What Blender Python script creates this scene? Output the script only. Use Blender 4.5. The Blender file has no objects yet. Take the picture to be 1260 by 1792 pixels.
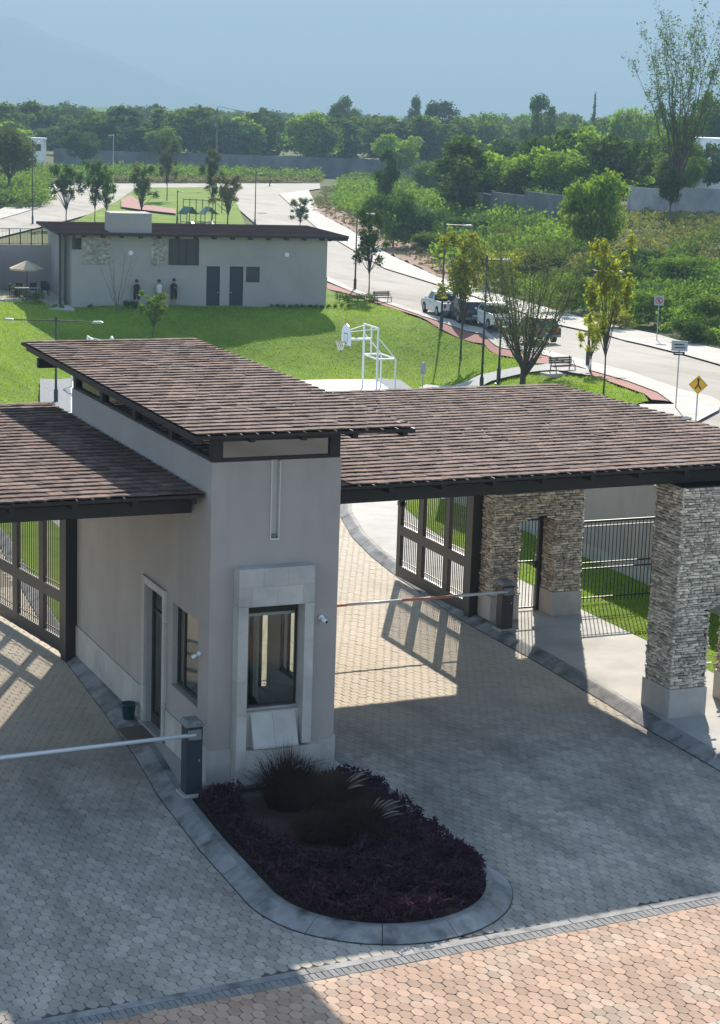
import bpy, math, random
import numpy as np
from mathutils import Vector, Matrix, noise
from mathutils.geometry import delaunay_2d_cdt
R = math.radians
S = bpy.context.scene
C = S.collection
rng = np.random.default_rng(7)
rnd = random.Random(7)

# ------------------------------------------------------------ camera, sky, sun, exposure
CAM = np.array([-10.43, -29.78, 11.5])
PIT, ROLL, YAW, FPX = R(11.69), R(1.872), R(23.8), 3379.1
Fw = np.array([math.sin(YAW)*math.cos(PIT), math.cos(YAW)*math.cos(PIT), -math.sin(PIT)])
r0 = np.array([math.cos(YAW), -math.sin(YAW), 0.0]); u0 = np.cross(r0, Fw)
Rt = math.cos(ROLL)*r0 + math.sin(ROLL)*u0
Up = -math.sin(ROLL)*r0 + math.cos(ROLL)*u0
Fh = np.array([math.sin(YAW), math.cos(YAW)]); Rh = np.array([Fh[1], -Fh[0]])
cam = bpy.data.cameras.new('camera'); co = bpy.data.objects.new('camera', cam); C.objects.link(co)
M = Matrix(((Rt[0], Up[0], -Fw[0], CAM[0]), (Rt[1], Up[1], -Fw[1], CAM[1]), (Rt[2], Up[2], -Fw[2], CAM[2]), (0, 0, 0, 1)))
co.matrix_world = M
cam.sensor_fit = 'VERTICAL'; cam.sensor_height = 24; cam.lens = FPX/1792*24
cam.clip_start = .5; cam.clip_end = 20000
S.camera = co
S.render.resolution_x, S.render.resolution_y = 720, 1024

SUNV = Vector((-.73, -1.38, -1.0))
w = bpy.data.worlds.new('World'); S.world = w; w.use_nodes = True
nt = w.node_tree; bg = nt.nodes['Background']
sky = nt.nodes.new('ShaderNodeTexSky'); sky.sky_type = 'NISHITA'; sky.sun_disc = False
sky.sun_elevation = math.atan2(1, math.hypot(.73, 1.38)); sky.sun_rotation = math.atan2(.73, 1.38)
sky.air_density = 1.0; sky.dust_density = 1.0; sky.ozone_density = 1.0
nt.links.new(sky.outputs[0], bg.inputs[0]); bg.inputs[1].default_value = .062
sl = bpy.data.lights.new('sun', 'SUN'); sl.energy = 5.0; sl.angle = R(.5); sl.color = (1, .92, .80)
so = bpy.data.objects.new('sun', sl); C.objects.link(so); so.rotation_euler = SUNV.to_track_quat('-Z', 'Y').to_euler()
so.location = (40, 80, 60)
S.view_settings.view_transform = 'Standard'; S.view_settings.look = 'None'
S.view_settings.exposure = 2.0; S.view_settings.gamma = 1
HAZE = True

# ------------------------------------------------------------ terrain
def ray(px, py):
    d = (px-630)/FPX*Rt - (py-896)/FPX*Up + Fw
    return d
ROADR = np.array([(540, 362), (611, 402), (683, 448), (766, 486), (850, 510), (980, 547), (1080, 573), (1149, 587), (1216, 604), (1260, 613), (1330, 632)], float)
def flat_hit(px, py, z=-3.0):
    d = ray(px, py); return CAM + d*((z-CAM[2])/d[2])
def sm(x):
    x = np.clip(x, 0, 1); return x*x*(3-2*x)
def base_z(s):
    return np.where(s < 55, 0.0, np.where(s > 130, -3.0, -.04*(s-55)))
def hit0(px, py):
    d = ray(px, py); lo, hi = 5., 9000.
    for _ in range(60):
        m = (lo+hi)/2; p = CAM+d*m
        if p[2] > float(base_z((p[:2]-CAM[:2])@Fh)): lo = m
        else: hi = m
    return CAM+d*lo
VEG = np.array([hit0(*p)[:2] for p in ROADR]); VEG_s = (VEG-CAM[:2])@Fh; VEG_t = (VEG-CAM[:2])@Rh
o_ = np.argsort(VEG_s); VEG_s, VEG_t = VEG_s[o_], VEG_t[o_]
def T(x, y):
    x = np.asarray(x, float); y = np.asarray(y, float)
    s = (x-CAM[0])*Fh[0] + (y-CAM[1])*Fh[1]; t = (x-CAM[0])*Rh[0] + (y-CAM[1])*Rh[1]
    z = base_z(s)
    tv = np.interp(s, VEG_s, VEG_t)
    e = (t-tv-1.0)
    hill = sm(e/30)*(4.9*sm((345-s)/110))*np.where(s < 80, 0, sm((s-80)/15))
    z = z + hill
    z = z - 2.9*sm((141-s)/16)*sm((s-70)/16)*sm((t+25)/7)*sm((11-t)/6)
    z = z + 3.6*np.exp(-(((s-110)/16)**2 + ((t+31)/8)**2)) + .9*np.exp(-(((s-86)/7)**2+((t+19)/4.5)**2))
    z = z + .5*np.exp(-(((s-112)/10)**2+((t-1)/5)**2))
    return z
def st(s, t):
    p = CAM[:2] + Fh*s + Rh*t; return p[0], p[1]
def G(px, py, dz=0.0):
    d = ray(px, py); a = 15.0; p = CAM+d*a
    while a < 9000:
        b = a*1.03; q = CAM+d*b
        if q[2] < float(T(q[0], q[1]))+dz: break
        a = b
    lo, hi = a, b
    for _ in range(40):
        m = (lo+hi)/2; q = CAM+d*m
        if q[2] > float(T(q[0], q[1]))+dz: lo = m
        else: hi = m
    return CAM+d*lo
def place(px, pytop, s):
    d = ray(px, pytop); q = CAM + d*(s/(d[:2]@Fh)); zg = float(T(q[0], q[1]))
    return (q[0], q[1], zg), q[2]-zg
def proj(P):
    d = np.asarray(P, float)-CAM; zz = d@Fw
    return 630+FPX*(d@Rt)/zz, 896-FPX*(d@Up)/zz, zz

# ------------------------------------------------------------ materials
def newmat(name):
    m = bpy.data.materials.new(name); m.use_nodes = True; n = m.node_tree.nodes
    return m, n, m.node_tree.links, n['Principled BSDF']
def srgb(r, g, b):
    f = lambda c: (c/255/12.92) if c/255 <= .04045 else ((c/255+.055)/1.055)**2.4
    return (f(r), f(g), f(b))
def pbr(name, c1, c2=None, scale=4., rough=.8, bump=0., bscale=30., piece=0., big=0., bigscale=.5, metal=0., dirt=None, dirtscale=1., spec=.4, stretch=None, bdist=.02, dstretch=None):
    """colour = mix(c1,c2,noise) * per-piece variation; dirt = (colour, amount)"""
    m, n, L, P = newmat(name); c2 = c2 or c1
    geo = n.new('ShaderNodeNewGeometry')
    vec = geo.outputs['Position']
    if stretch:
        mp = n.new('ShaderNodeMapping'); mp.inputs['Scale'].default_value = stretch; L.new(vec, mp.inputs[0]); vec = mp.outputs[0]
    nz = n.new('ShaderNodeTexNoise'); nz.inputs['Scale'].default_value = scale; nz.inputs['Detail'].default_value = 6; nz.inputs['Roughness'].default_value = .65
    L.new(vec, nz.inputs['Vector'])
    mr = n.new('ShaderNodeMapRange'); mr.inputs[1].default_value = .3; mr.inputs[2].default_value = .7; L.new(nz.outputs[0], mr.inputs[0])
    mx = n.new('ShaderNodeMix'); mx.data_type = 'RGBA'; mx.inputs[6].default_value = (*c1, 1); mx.inputs[7].default_value = (*c2, 1)
    L.new(mr.outputs[0], mx.inputs[0]); col = mx.outputs[2]
    if dirt:
        dn = n.new('ShaderNodeTexNoise'); dn.inputs['Scale'].default_value = dirtscale; dn.inputs['Detail'].default_value = 5; dv_ = geo.outputs['Position']
        if dstretch:
            dm_ = n.new('ShaderNodeMapping'); dm_.inputs['Scale'].default_value = dstretch; L.new(dv_, dm_.inputs[0]); dv_ = dm_.outputs[0]
        L.new(dv_, dn.inputs['Vector'])
        dr = n.new('ShaderNodeMapRange'); dr.inputs[1].default_value = .5; dr.inputs[2].default_value = .72; dr.inputs[4].default_value = dirt[1]; L.new(dn.outputs[0], dr.inputs[0])
        dm = n.new('ShaderNodeMix'); dm.data_type = 'RGBA'; dm.inputs[7].default_value = (*dirt[0], 1)
        L.new(dr.outputs[0], dm.inputs[0]); L.new(col, dm.inputs[6]); col = dm.outputs[2]
    if piece or big:
        val = None
        if piece:
            oi = n.new('ShaderNodeObjectInfo')
            ad = n.new('ShaderNodeMath'); ad.operation = 'ADD'; L.new(geo.outputs['Random Per Island'], ad.inputs[0]); L.new(oi.outputs['Random'], ad.inputs[1])
            fr = n.new('ShaderNodeMath'); fr.operation = 'FRACT'; L.new(ad.outputs[0], fr.inputs[0])
            m1 = n.new('ShaderNodeMapRange'); m1.inputs[3].default_value = 1-piece; m1.inputs[4].default_value = 1+piece; L.new(fr.outputs[0], m1.inputs[0]); val = m1.outputs[0]
        if big:
            bn = n.new('ShaderNodeTexNoise'); bn.inputs['Scale'].default_value = bigscale; bn.inputs['Detail'].default_value = 4; L.new(geo.outputs['Position'], bn.inputs['Vector'])
            m2 = n.new('ShaderNodeMapRange'); m2.inputs[1].default_value = .3; m2.inputs[2].default_value = .7; m2.inputs[3].default_value = 1-big; m2.inputs[4].default_value = 1+big; L.new(bn.outputs[0], m2.inputs[0])
            if val:
                mu = n.new('ShaderNodeMath'); mu.operation = 'MULTIPLY'; L.new(val, mu.inputs[0]); L.new(m2.outputs[0], mu.inputs[1]); val = mu.outputs[0]
            else: val = m2.outputs[0]
        vm = n.new('ShaderNodeVectorMath'); vm.operation = 'SCALE'; L.new(col, vm.inputs[0]); L.new(val, vm.inputs['Scale']); col = vm.outputs[0]
    L.new(col, P.inputs['Base Color'])
    P.inputs['Roughness'].default_value = rough; P.inputs['Metallic'].default_value = metal
    P.inputs['Specular IOR Level'].default_value = spec
    if bump:
        b2 = n.new('ShaderNodeTexNoise'); b2.inputs['Scale'].default_value = bscale; b2.inputs['Detail'].default_value = 5; L.new(vec, b2.inputs['Vector'])
        bp = n.new('ShaderNodeBump'); bp.inputs['Strength'].default_value = bump; bp.inputs['Distance'].default_value = bdist; L.new(b2.outputs[0], bp.inputs['Height']); L.new(bp.outputs[0], P.inputs['Normal'])
    return m
def foliage(name, c1, c2, trans=.46, var=.35, tc=None):
    m, n, L, P = newmat(name); n.remove(P)
    geo = n.new('ShaderNodeNewGeometry'); oi = n.new('ShaderNodeObjectInfo')
    mx = n.new('ShaderNodeMix'); mx.data_type = 'RGBA'; mx.inputs[6].default_value = (*c1, 1); mx.inputs[7].default_value = (*c2, 1)
    nz = n.new('ShaderNodeTexNoise'); nz.inputs['Scale'].default_value = .6; nz.inputs['Detail'].default_value = 4; L.new(geo.outputs['Position'], nz.inputs['Vector'])
    ad = n.new('ShaderNodeMath'); ad.operation = 'ADD'; L.new(geo.outputs['Random Per Island'], ad.inputs[0]); L.new(nz.outputs[0], ad.inputs[1])
    mr = n.new('ShaderNodeMapRange'); mr.inputs[1].default_value = .2; mr.inputs[2].default_value = 1.4; L.new(ad.outputs[0], mr.inputs[0]); L.new(mr.outputs[0], mx.inputs[0])
    m1 = n.new('ShaderNodeMapRange'); m1.inputs[3].default_value = 1-var; m1.inputs[4].default_value = 1+var; L.new(oi.outputs['Random'], m1.inputs[0])
    vm = n.new('ShaderNodeVectorMath'); vm.operation = 'SCALE'; L.new(mx.outputs[2], vm.inputs[0]); L.new(m1.outputs[0], vm.inputs['Scale'])
    d = n.new('ShaderNodeBsdfDiffuse'); t = n.new('ShaderNodeBsdfTranslucent'); g = n.new('ShaderNodeBsdfGlossy'); g.inputs['Roughness'].default_value = .6
    L.new(vm.outputs[0], d.inputs[0])
    v2 = n.new('ShaderNodeVectorMath'); v2.operation = 'MULTIPLY'; v2.inputs[1].default_value = tc or (1.25, 1.45, .6); L.new(vm.outputs[0], v2.inputs[0]); L.new(v2.outputs[0], t.inputs[0])
    ms = n.new('ShaderNodeMixShader'); ms.inputs[0].default_value = trans; L.new(d.outputs[0], ms.inputs[1]); L.new(t.outputs[0], ms.inputs[2])
    m3 = n.new('ShaderNodeMixShader'); m3.inputs[0].default_value = .012; L.new(ms.outputs[0], m3.inputs[1]); L.new(g.outputs[0], m3.inputs[2])
    L.new(m3.outputs[0], n['Material Output'].inputs[0])
    return m
def glassmat(name, tint=(.75, .82, .8), refl=.12, clear=.7):
    m, n, L, P = newmat(name); n.remove(P)
    t = n.new('ShaderNodeBsdfTransparent'); t.inputs[0].default_value = (*[c*clear for c in tint], 1)
    g = n.new('ShaderNodeBsdfGlossy'); g.inputs['Roughness'].default_value = .02
    fr = n.new('ShaderNodeLayerWeight'); pw_ = n.new('ShaderNodeMath'); pw_.operation = 'POWER'; pw_.inputs[1].default_value = 4.5; L.new(fr.outputs['Facing'], pw_.inputs[0])
    ad = n.new('ShaderNodeMath'); ad.operation = 'MULTIPLY_ADD'; ad.inputs[1].default_value = .55; ad.inputs[2].default_value = refl; L.new(pw_.outputs[0], ad.inputs[0])
    ms = n.new('ShaderNodeMixShader'); L.new(ad.outputs[0], ms.inputs[0]); L.new(t.outputs[0], ms.inputs[1]); L.new(g.outputs[0], ms.inputs[2])
    L.new(ms.outputs[0], n['Material Output'].inputs[0]); return m

MT = {}
MT['stucco'] = pbr('stucco_taupe', (.405, .355, .322), (.375, .33, .30), 1.2, .9, .3, 120, big=.05, bigscale=.9, bdist=.004, dirt=((.29, .255, .23), .35), dirtscale=1.3, dstretch=(1.6, 1.6, .35))
MT['stucco_club'] = pbr('stucco_club', (.40, .365, .345), (.36, .33, .31), .7, .9, .2, 60, big=.06, bigscale=.25)
MT['stone_panel'] = pbr('stone_panel', (.52, .48, .435), (.43, .40, .365), 3, .75, .15, 60, piece=.09, dirt=((.26, .25, .23), .45), dirtscale=1.7, bdist=.006)
MT['joint'] = pbr('joint_grey', (.2, .19, .18), rough=.9)
MT['dark'] = pbr('dark_steel', (.022, .020, .020), (.03, .027, .026), 3, .45, .05, 40, spec=.5)
MT['wood'] = pbr('dark_fascia', (.028, .022, .020), (.018, .015, .014), 3, .6, .1, 40)
MT['tile'] = pbr('roof_tile', (.175, .108, .088), (.080, .053, .046), 5, .85, .5, 55, spec=.15, piece=.42, big=.12, bigscale=.7, bdist=.012)
MT['under'] = pbr('roof_under', (.05, .038, .035), rough=.9)
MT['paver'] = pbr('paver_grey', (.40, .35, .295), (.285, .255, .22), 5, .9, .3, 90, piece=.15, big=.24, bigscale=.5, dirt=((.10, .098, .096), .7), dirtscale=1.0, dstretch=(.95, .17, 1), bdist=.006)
def tan_along_y(m, col, y0, y1):  # mixes a tan tone into the base colour with rising Y, edge broken by noise
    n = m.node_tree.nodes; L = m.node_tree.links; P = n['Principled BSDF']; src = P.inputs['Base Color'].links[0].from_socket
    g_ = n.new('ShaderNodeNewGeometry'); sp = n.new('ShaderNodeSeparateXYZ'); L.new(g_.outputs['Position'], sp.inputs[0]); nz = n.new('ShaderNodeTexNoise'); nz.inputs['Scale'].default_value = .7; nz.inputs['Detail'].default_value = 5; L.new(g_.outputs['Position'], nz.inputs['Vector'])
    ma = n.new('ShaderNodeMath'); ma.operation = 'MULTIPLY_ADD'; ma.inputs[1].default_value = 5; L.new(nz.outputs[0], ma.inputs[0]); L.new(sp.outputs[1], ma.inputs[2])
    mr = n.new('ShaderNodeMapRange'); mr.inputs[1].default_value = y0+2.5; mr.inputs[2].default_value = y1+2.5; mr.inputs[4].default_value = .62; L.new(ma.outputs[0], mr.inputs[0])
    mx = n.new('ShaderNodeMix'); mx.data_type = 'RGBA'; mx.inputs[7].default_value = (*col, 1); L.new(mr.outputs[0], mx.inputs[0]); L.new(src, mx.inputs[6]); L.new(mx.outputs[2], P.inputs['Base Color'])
tan_along_y(MT['paver'], (.56, .47, .35), .3, 3.6)
MT['paver_red'] = pbr('paver_red', (.42, .262, .18), (.35, .24, .175), 4, .85, .3, 90, piece=.2, big=.1, bigscale=.8, dirt=((.42, .34, .26), .7), dirtscale=1.1, bdist=.006)
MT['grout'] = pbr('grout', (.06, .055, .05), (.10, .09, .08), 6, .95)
tan_along_y(MT['grout'], (.36, .30, .22), .3, 3.6)
MT['soldier'] = pbr('paver_dark', (.22, .215, .21), (.16, .16, .16), 5, .85, .2, 80, piece=.15, big=.1)
MT['concrete'] = pbr('concrete', (.45, .43, .39), (.37, .355, .33), 1.5, .85, .2, 60, big=.12, bigscale=.4, dirt=((.2, .19, .18), .4), dirtscale=.9, bdist=.006)
MT['kerb'] = pbr('kerb', (.30, .29, .28), (.17, .17, .17), 2.2, .8, .3, 40, big=.25, bigscale=1.6, dirt=((.05, .05, .05), .9), dirtscale=2.6, bdist=.008)
MT['road'] = pbr('road', (.32, .295, .262), (.27, .247, .218), .35, .9, .1, 10, big=.1, bigscale=.06, dirt=((.20, .165, .13), .8), dirtscale=.5, stretch=(1, .3, 1), dstretch=(.9, .22, 1))
MT['walk'] = pbr('walk', (.47, .44, .40), (.37, .345, .31), .5, .9, .1, 10, big=.1, bigscale=.15, dirt=((.3, .28, .25), .4), dirtscale=.5)
MT['redpath'] = pbr('red_path', (.30, .115, .095), (.25, .10, .085), 1, .9)
MT['greypath'] = pbr('grey_path', (.40, .39, .375), (.27, .27, .265), 2.5, .9, .3, 8)
MT['court'] = pbr('court', (.58, .60, .62), (.52, .54, .56), .5, .7)
MT['gravel'] = pbr('gravel', (.28, .29, .31), (.12, .125, .135), 9, .95, .6, 20, bdist=.03)
MT['lawn'] = pbr('lawn', (.155, .235, .020), (.10, .165, .016), 1.2, .95, .9, 5, big=.22, bigscale=.22, dirt=((.23, .27, .025), .6), dirtscale=.10, spec=.1, bdist=.06)
MT['earth'] = pbr('earth', (.07, .10, .03), (.12, .115, .05), .25, .98, .8, 2, big=.2, bigscale=.03, spec=.1, bdist=.1)
MT['plain'] = pbr('plain', (.05, .075, .03), (.08, .10, .045), .02, .98, spec=.1)
MT['mount'] = pbr('mountain', (.035, .05, .035), (.08, .085, .06), .004, .98, spec=0)
MT['soil'] = pbr('soil', (.060, .038, .028), (.085, .052, .038), 6, .95, .5, 30)
MT['lstone'] = pbr('ledge_stone', (.78, .675, .55), (.42, .335, .255), 6, .85, .5, 60, piece=.42, big=.08, bdist=.01)
MT['mortar'] = pbr('mortar', (.04, .03, .025), (.07, .055, .045), 6, .95)
MT['white'] = pbr('white_paint', (.78, .80, .82), rough=.45)
MT['boom'] = pbr('boom', (.62, .64, .66), rough=.35, metal=.2)
MT['boomred'] = pbr('boom_red', (.55, .22, .16), rough=.5)
MT['cabinet'] = pbr('cabinet', (.022, .032, .042), rough=.6)
MT['cabtop'] = pbr('cabinet_top', (.22, .23, .23), (.12, .12, .12), 12, .4)
MT['bucket'] = pbr('bucket', (.02, .075, .085), rough=.4)
MT['mat'] = pbr('door_mat', (.20, .14, .10), (.13, .10, .08), 8, .95)
MT['interior'] = pbr('interior', (.42, .40, .37), rough=.9)
MT['floor_in'] = pbr('floor_in', (.12, .12, .125), rough=.5)
MT['furn'] = pbr('furniture', (.03, .03, .035), rough=.5)
MT['glass'] = glassmat('glass_clear', tint=(.93, .96, .94), clear=.96, refl=.03)
MT['gdark'] = glassmat('glass_dark', tint=(.8, .84, .86), clear=.12, refl=.24)
MT['galv'] = pbr('galvanised', (.42, .44, .45), rough=.45, metal=.6)
MT['pole'] = pbr('pole_dark', (.045, .05, .052), rough=.4)
MT['led'] = pbr('lamp_head', (.45, .47, .49), rough=.4)
MT['yellow'] = pbr('sign_yellow', (.78, .42, .02), rough=.5)
MT['black'] = pbr('black_print', (.015, .015, .015), rough=.6)
MT['signback'] = pbr('sign_grey', (.35, .37, .39), rough=.5)
MT['bark'] = pbr('bark', (.10, .08, .065), (.06, .05, .04), 8, .95, .4, 20)
MT['barkl'] = pbr('bark_pale', (.20, .17, .14), (.13, .11, .09), 8, .95)
MT['blockwall'] = pbr('block_wall', (.19, .195, .205), (.13, .135, .145), .5, .95, big=.2, bigscale=.15, dirt=((.07, .075, .075), .7), dirtscale=.35)
MT['blockw2'] = pbr('block_wall_pale', (.42, .42, .43), (.30, .30, .31), .6, .95, big=.2, bigscale=.2, dirt=((.12, .12, .12), .7), dirtscale=.4)
MT['brick'] = pbr('brick_far', (.22, .10, .07), (.17, .08, .06), 1, .9)
MT['carw'] = pbr('car_white', (.75, .76, .78), rough=.25, spec=.6)
MT['card'] = pbr('car_dark', (.03, .034, .038), rough=.25, spec=.6)
MT['cargl'] = pbr('car_glass', (.015, .02, .024), rough=.08, spec=.8)
MT['winglass'] = pbr('window_dark', (.02, .024, .028), rough=.35, spec=.5)
MT['chan'] = pbr('channel', (.58, .55, .50), rough=.6)
MT['vase'] = foliage('leaf_greygreen', (.12, .145, .06), (.19, .21, .09), .4)
MT['drygrass'] = foliage('leaf_drygrass', (.17, .175, .07), (.27, .25, .11), .4)
MT['tyre'] = pbr('tyre', (.02, .02, .02), rough=.9)
MT['rim'] = pbr('rim', (.35, .36, .38), rough=.4, metal=.7)
MT['lred'] = pbr('lamp_red', (.45, .02, .02), rough=.3)
MT['lwhite'] = pbr('lamp_clear', (.8, .8, .78), rough=.2)
MT['canvas'] = pbr('canvas', (.62, .50, .36), (.55, .45, .33), 2, .9)
MT['skin'] = pbr('skin', (.35, .2, .14), rough=.6)
MT['clothd'] = pbr('cloth_dark', (.02, .02, .025), rough=.9)
MT['clothw'] = pbr('cloth_white', (.6, .6, .62), rough=.9)
MT['playroof'] = pbr('play_roof', (.05, .14, .12), rough=.6)
MT['wire'] = pbr('wire', (.05, .05, .05), rough=.6)
MT['rust'] = pbr('rust_soil', (.26, .14, .10), (.18, .12, .08), 1.2, .95, .5, 4)
MT['clubstone'] = pbr('club_stone', (.50, .46, .40), (.36, .33, .29), 3, .9, piece=.35)
MT['gen'] = foliage('leaf_mid', (.092, .142, .026), (.155, .21, .04))
MT['lt'] = foliage('leaf_light', (.12, .19, .028), (.21, .28, .045), .45)
MT['dk'] = foliage('leaf_dark', (.054, .092, .024), (.095, .14, .034), .3)
MT['blu'] = foliage('leaf_bluish', (.058, .10, .045), (.095, .145, .055), .3)
MT['olive'] = foliage('leaf_olive', (.075, .095, .035), (.12, .14, .055), .35)
MT['yel'] = foliage('leaf_yellow', (.24, .29, .04), (.42, .38, .07), .5)
MT['dry'] = foliage('leaf_dry', (.13, .12, .06), (.22, .18, .09), .3)
MT['scrub'] = foliage('leaf_scrub', (.085, .15, .024), (.17, .235, .045), .45)
MT['purple'] = foliage('leaf_purple', (.012, .006, .010), (.060, .024, .040), .12, tc=(1.2, .7, 1.0))
MT['fount'] = foliage('leaf_fountain', (.032, .019, .013), (.065, .037, .026), .15)
MT['plume'] = foliage('plume', (.15, .11, .10), (.24, .19, .17), .3, tc=(1, 1, 1))
MT['grass'] = foliage('grass_blade', (.155, .23, .02), (.24, .30, .03), .42)

# ------------------------------------------------------------ mesh helpers
def tag(o, label=None, cat=None, group=None, kind=None):
    if label: o['label'] = label
    if cat: o['category'] = cat
    if group: o['group'] = group
    if kind: o['kind'] = kind
    return o
def link(name, me, mat, parent=None, loc=None):
    o = bpy.data.objects.new(name, me); C.objects.link(o)
    if mat is not None and me is not None and not me.materials: me.materials.append(MT[mat] if isinstance(mat, str) else mat)
    if parent is not None: o.parent = parent
    if loc is not None: o.location = loc
    return o
def empty(name, loc=(0, 0, 0), rz=0, label=None, cat=None, group=None):
    o = bpy.data.objects.new(name, None); C.objects.link(o); o.location = loc; o.rotation_euler = (0, 0, rz); o.empty_display_size = .3
    return tag(o, label, cat, group)
def npmesh(name, V, F):
    V = np.asarray(V, np.float32); F = np.asarray(F, np.int32); k = F.shape[1]
    me = bpy.data.meshes.new(name); me.vertices.add(len(V)); me.vertices.foreach_set('co', V.ravel())
    me.loops.add(F.size); me.loops.foreach_set('vertex_index', F.ravel())
    me.polygons.add(len(F)); me.polygons.foreach_set('loop_start', np.arange(0, F.size, k, dtype=np.int32)); 
    try: me.polygons.foreach_set('loop_total', np.full(len(F), k, np.int32))
    except Exception: pass
    me.update(calc_edges=True); me.validate(); me.shade_flat(); return me
class MB:
    def __init__(s): s.v = []; s.f = []
    def add(s, v, f):
        o = len(s.v); s.v += [tuple(p) for p in v]; s.f += [tuple(i+o for i in q) for q in f]; return s
    def box(s, x0, y0, z0, x1, y1, z1):
        return s.add([(x0, y0, z0), (x1, y0, z0), (x1, y1, z0), (x0, y1, z0), (x0, y0, z1), (x1, y0, z1), (x1, y1, z1), (x0, y1, z1)],
                     [(0, 3, 2, 1), (4, 5, 6, 7), (0, 1, 5, 4), (1, 2, 6, 5), (2, 3, 7, 6), (3, 0, 4, 7)])
    def prism(s, poly, z0, z1):
        n = len(poly); v = [(x, y, z0) for x, y in poly]+[(x, y, z1) for x, y in poly]
        return s.add(v, [tuple(range(n))[::-1], tuple(range(n, 2*n))]+[(i, (i+1) % n, n+(i+1) % n, n+i) for i in range(n)])
    def xprism(s, poly, x0, x1):   # poly in (y,z), extruded along x
        n = len(poly); v = [(x0, y, z) for y, z in poly]+[(x1, y, z) for y, z in poly]
        return s.add(v, [tuple(range(n)), tuple(range(n, 2*n))[::-1]]+[((i+1) % n, i, n+i, n+(i+1) % n) for i in range(n)])
    def yprism(s, poly, y0, y1):   # poly in (x,z)
        n = len(poly); v = [(x, y0, z) for x, z in poly]+[(x, y1, z) for x, z in poly]
        return s.add(v, [tuple(range(n)), tuple(range(n, 2*n))[::-1]]+[((i+1) % n, i, n+i, n+(i+1) % n) for i in range(n)])
    def tube(s, pts, rad, n=8, caps=True):
        pts = [Vector(p) for p in pts]
        if not hasattr(rad, '__len__'): rad = [rad]*len(pts)
        rings = []
        for i, p in enumerate(pts):
            d = (pts[min(i+1, len(pts)-1)]-pts[max(i-1, 0)]).normalized()
            a = d.cross(Vector((0, 0, 1)))
            if a.length < .05: a = d.cross(Vector((0, 1, 0)))
            a.normalize(); b = d.cross(a)
            rings.append([p+(a*math.cos(2*math.pi*k/n)+b*math.sin(2*math.pi*k/n))*rad[i] for k in range(n)])
        v = [q for r_ in rings for q in r_]; f = []
        for i in range(len(pts)-1):
            for k in range(n): f.append((i*n+k, i*n+(k+1) % n, (i+1)*n+(k+1) % n, (i+1)*n+k))
        if caps: f.append(tuple(range(n))[::-1]); f.append(tuple(range((len(pts)-1)*n, len(pts)*n)))
        return s.add(v, f)
    def lathe(s, prof, n=16, c=(0, 0)):
        v = [(c[0]+r_*math.cos(2*math.pi*k/n), c[1]+r_*math.sin(2*math.pi*k/n), z) for r_, z in prof for k in range(n)]
        f = [(i*n+k, i*n+(k+1) % n, (i+1)*n+(k+1) % n, (i+1)*n+k) for i in range(len(prof)-1) for k in range(n)]
        return s.add(v, f)
    def mesh(s, name='m'):
        me = bpy.data.meshes.new(name); me.from_pydata(s.v, [], s.f); me.update(); return me
    def build(s, name, mat, parent=None, label=None, smooth=False, bevel=0, loc=None):
        me = s.mesh(name)
        if smooth: me.polygons.foreach_set('use_smooth', [True]*len(me.polygons))
        o = link(name, me, mat, parent, loc)
        if bevel:
            b = o.modifiers.new('bevel', 'BEVEL'); b.width = bevel; b.segments = 2; b.limit_method = 'ANGLE'
        if label: o['label'] = label
        return o
def B(name, mat, parent, *boxes, **k):
    m = MB()
    for b in boxes: m.box(*b)
    return m.build(name, mat, parent, **k)
def kids(o): return [c for c in bpy.data.objects if c.parent == o]
def copy_tree(o, parent=None, km=None):
    if km is None:
        km = {}
        for c in bpy.data.objects:
            if c.parent: km.setdefault(c.parent.name, []).append(c)
    c = o.copy(); C.objects.link(c); c.parent = parent
    for ch in km.get(o.name, []): copy_tree(ch, c, km)
    return c
def inpoly(x, y, poly):
    x = np.asarray(x); y = np.asarray(y); r_ = np.zeros(x.shape, bool); n = len(poly)
    for i in range(n):
        x1, y1 = poly[i]; x2, y2 = poly[(i+1) % n]
        c = (y1 > y) != (y2 > y)
        r_ ^= c & (x < (x2-x1)*(y-y1)/((y2-y1) if y2 != y1 else 1e-9)+x1)
    return r_
def wmat(o): return (wmat(o.parent)@o.matrix_basis) if o.parent else o.matrix_basis.copy()
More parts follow.
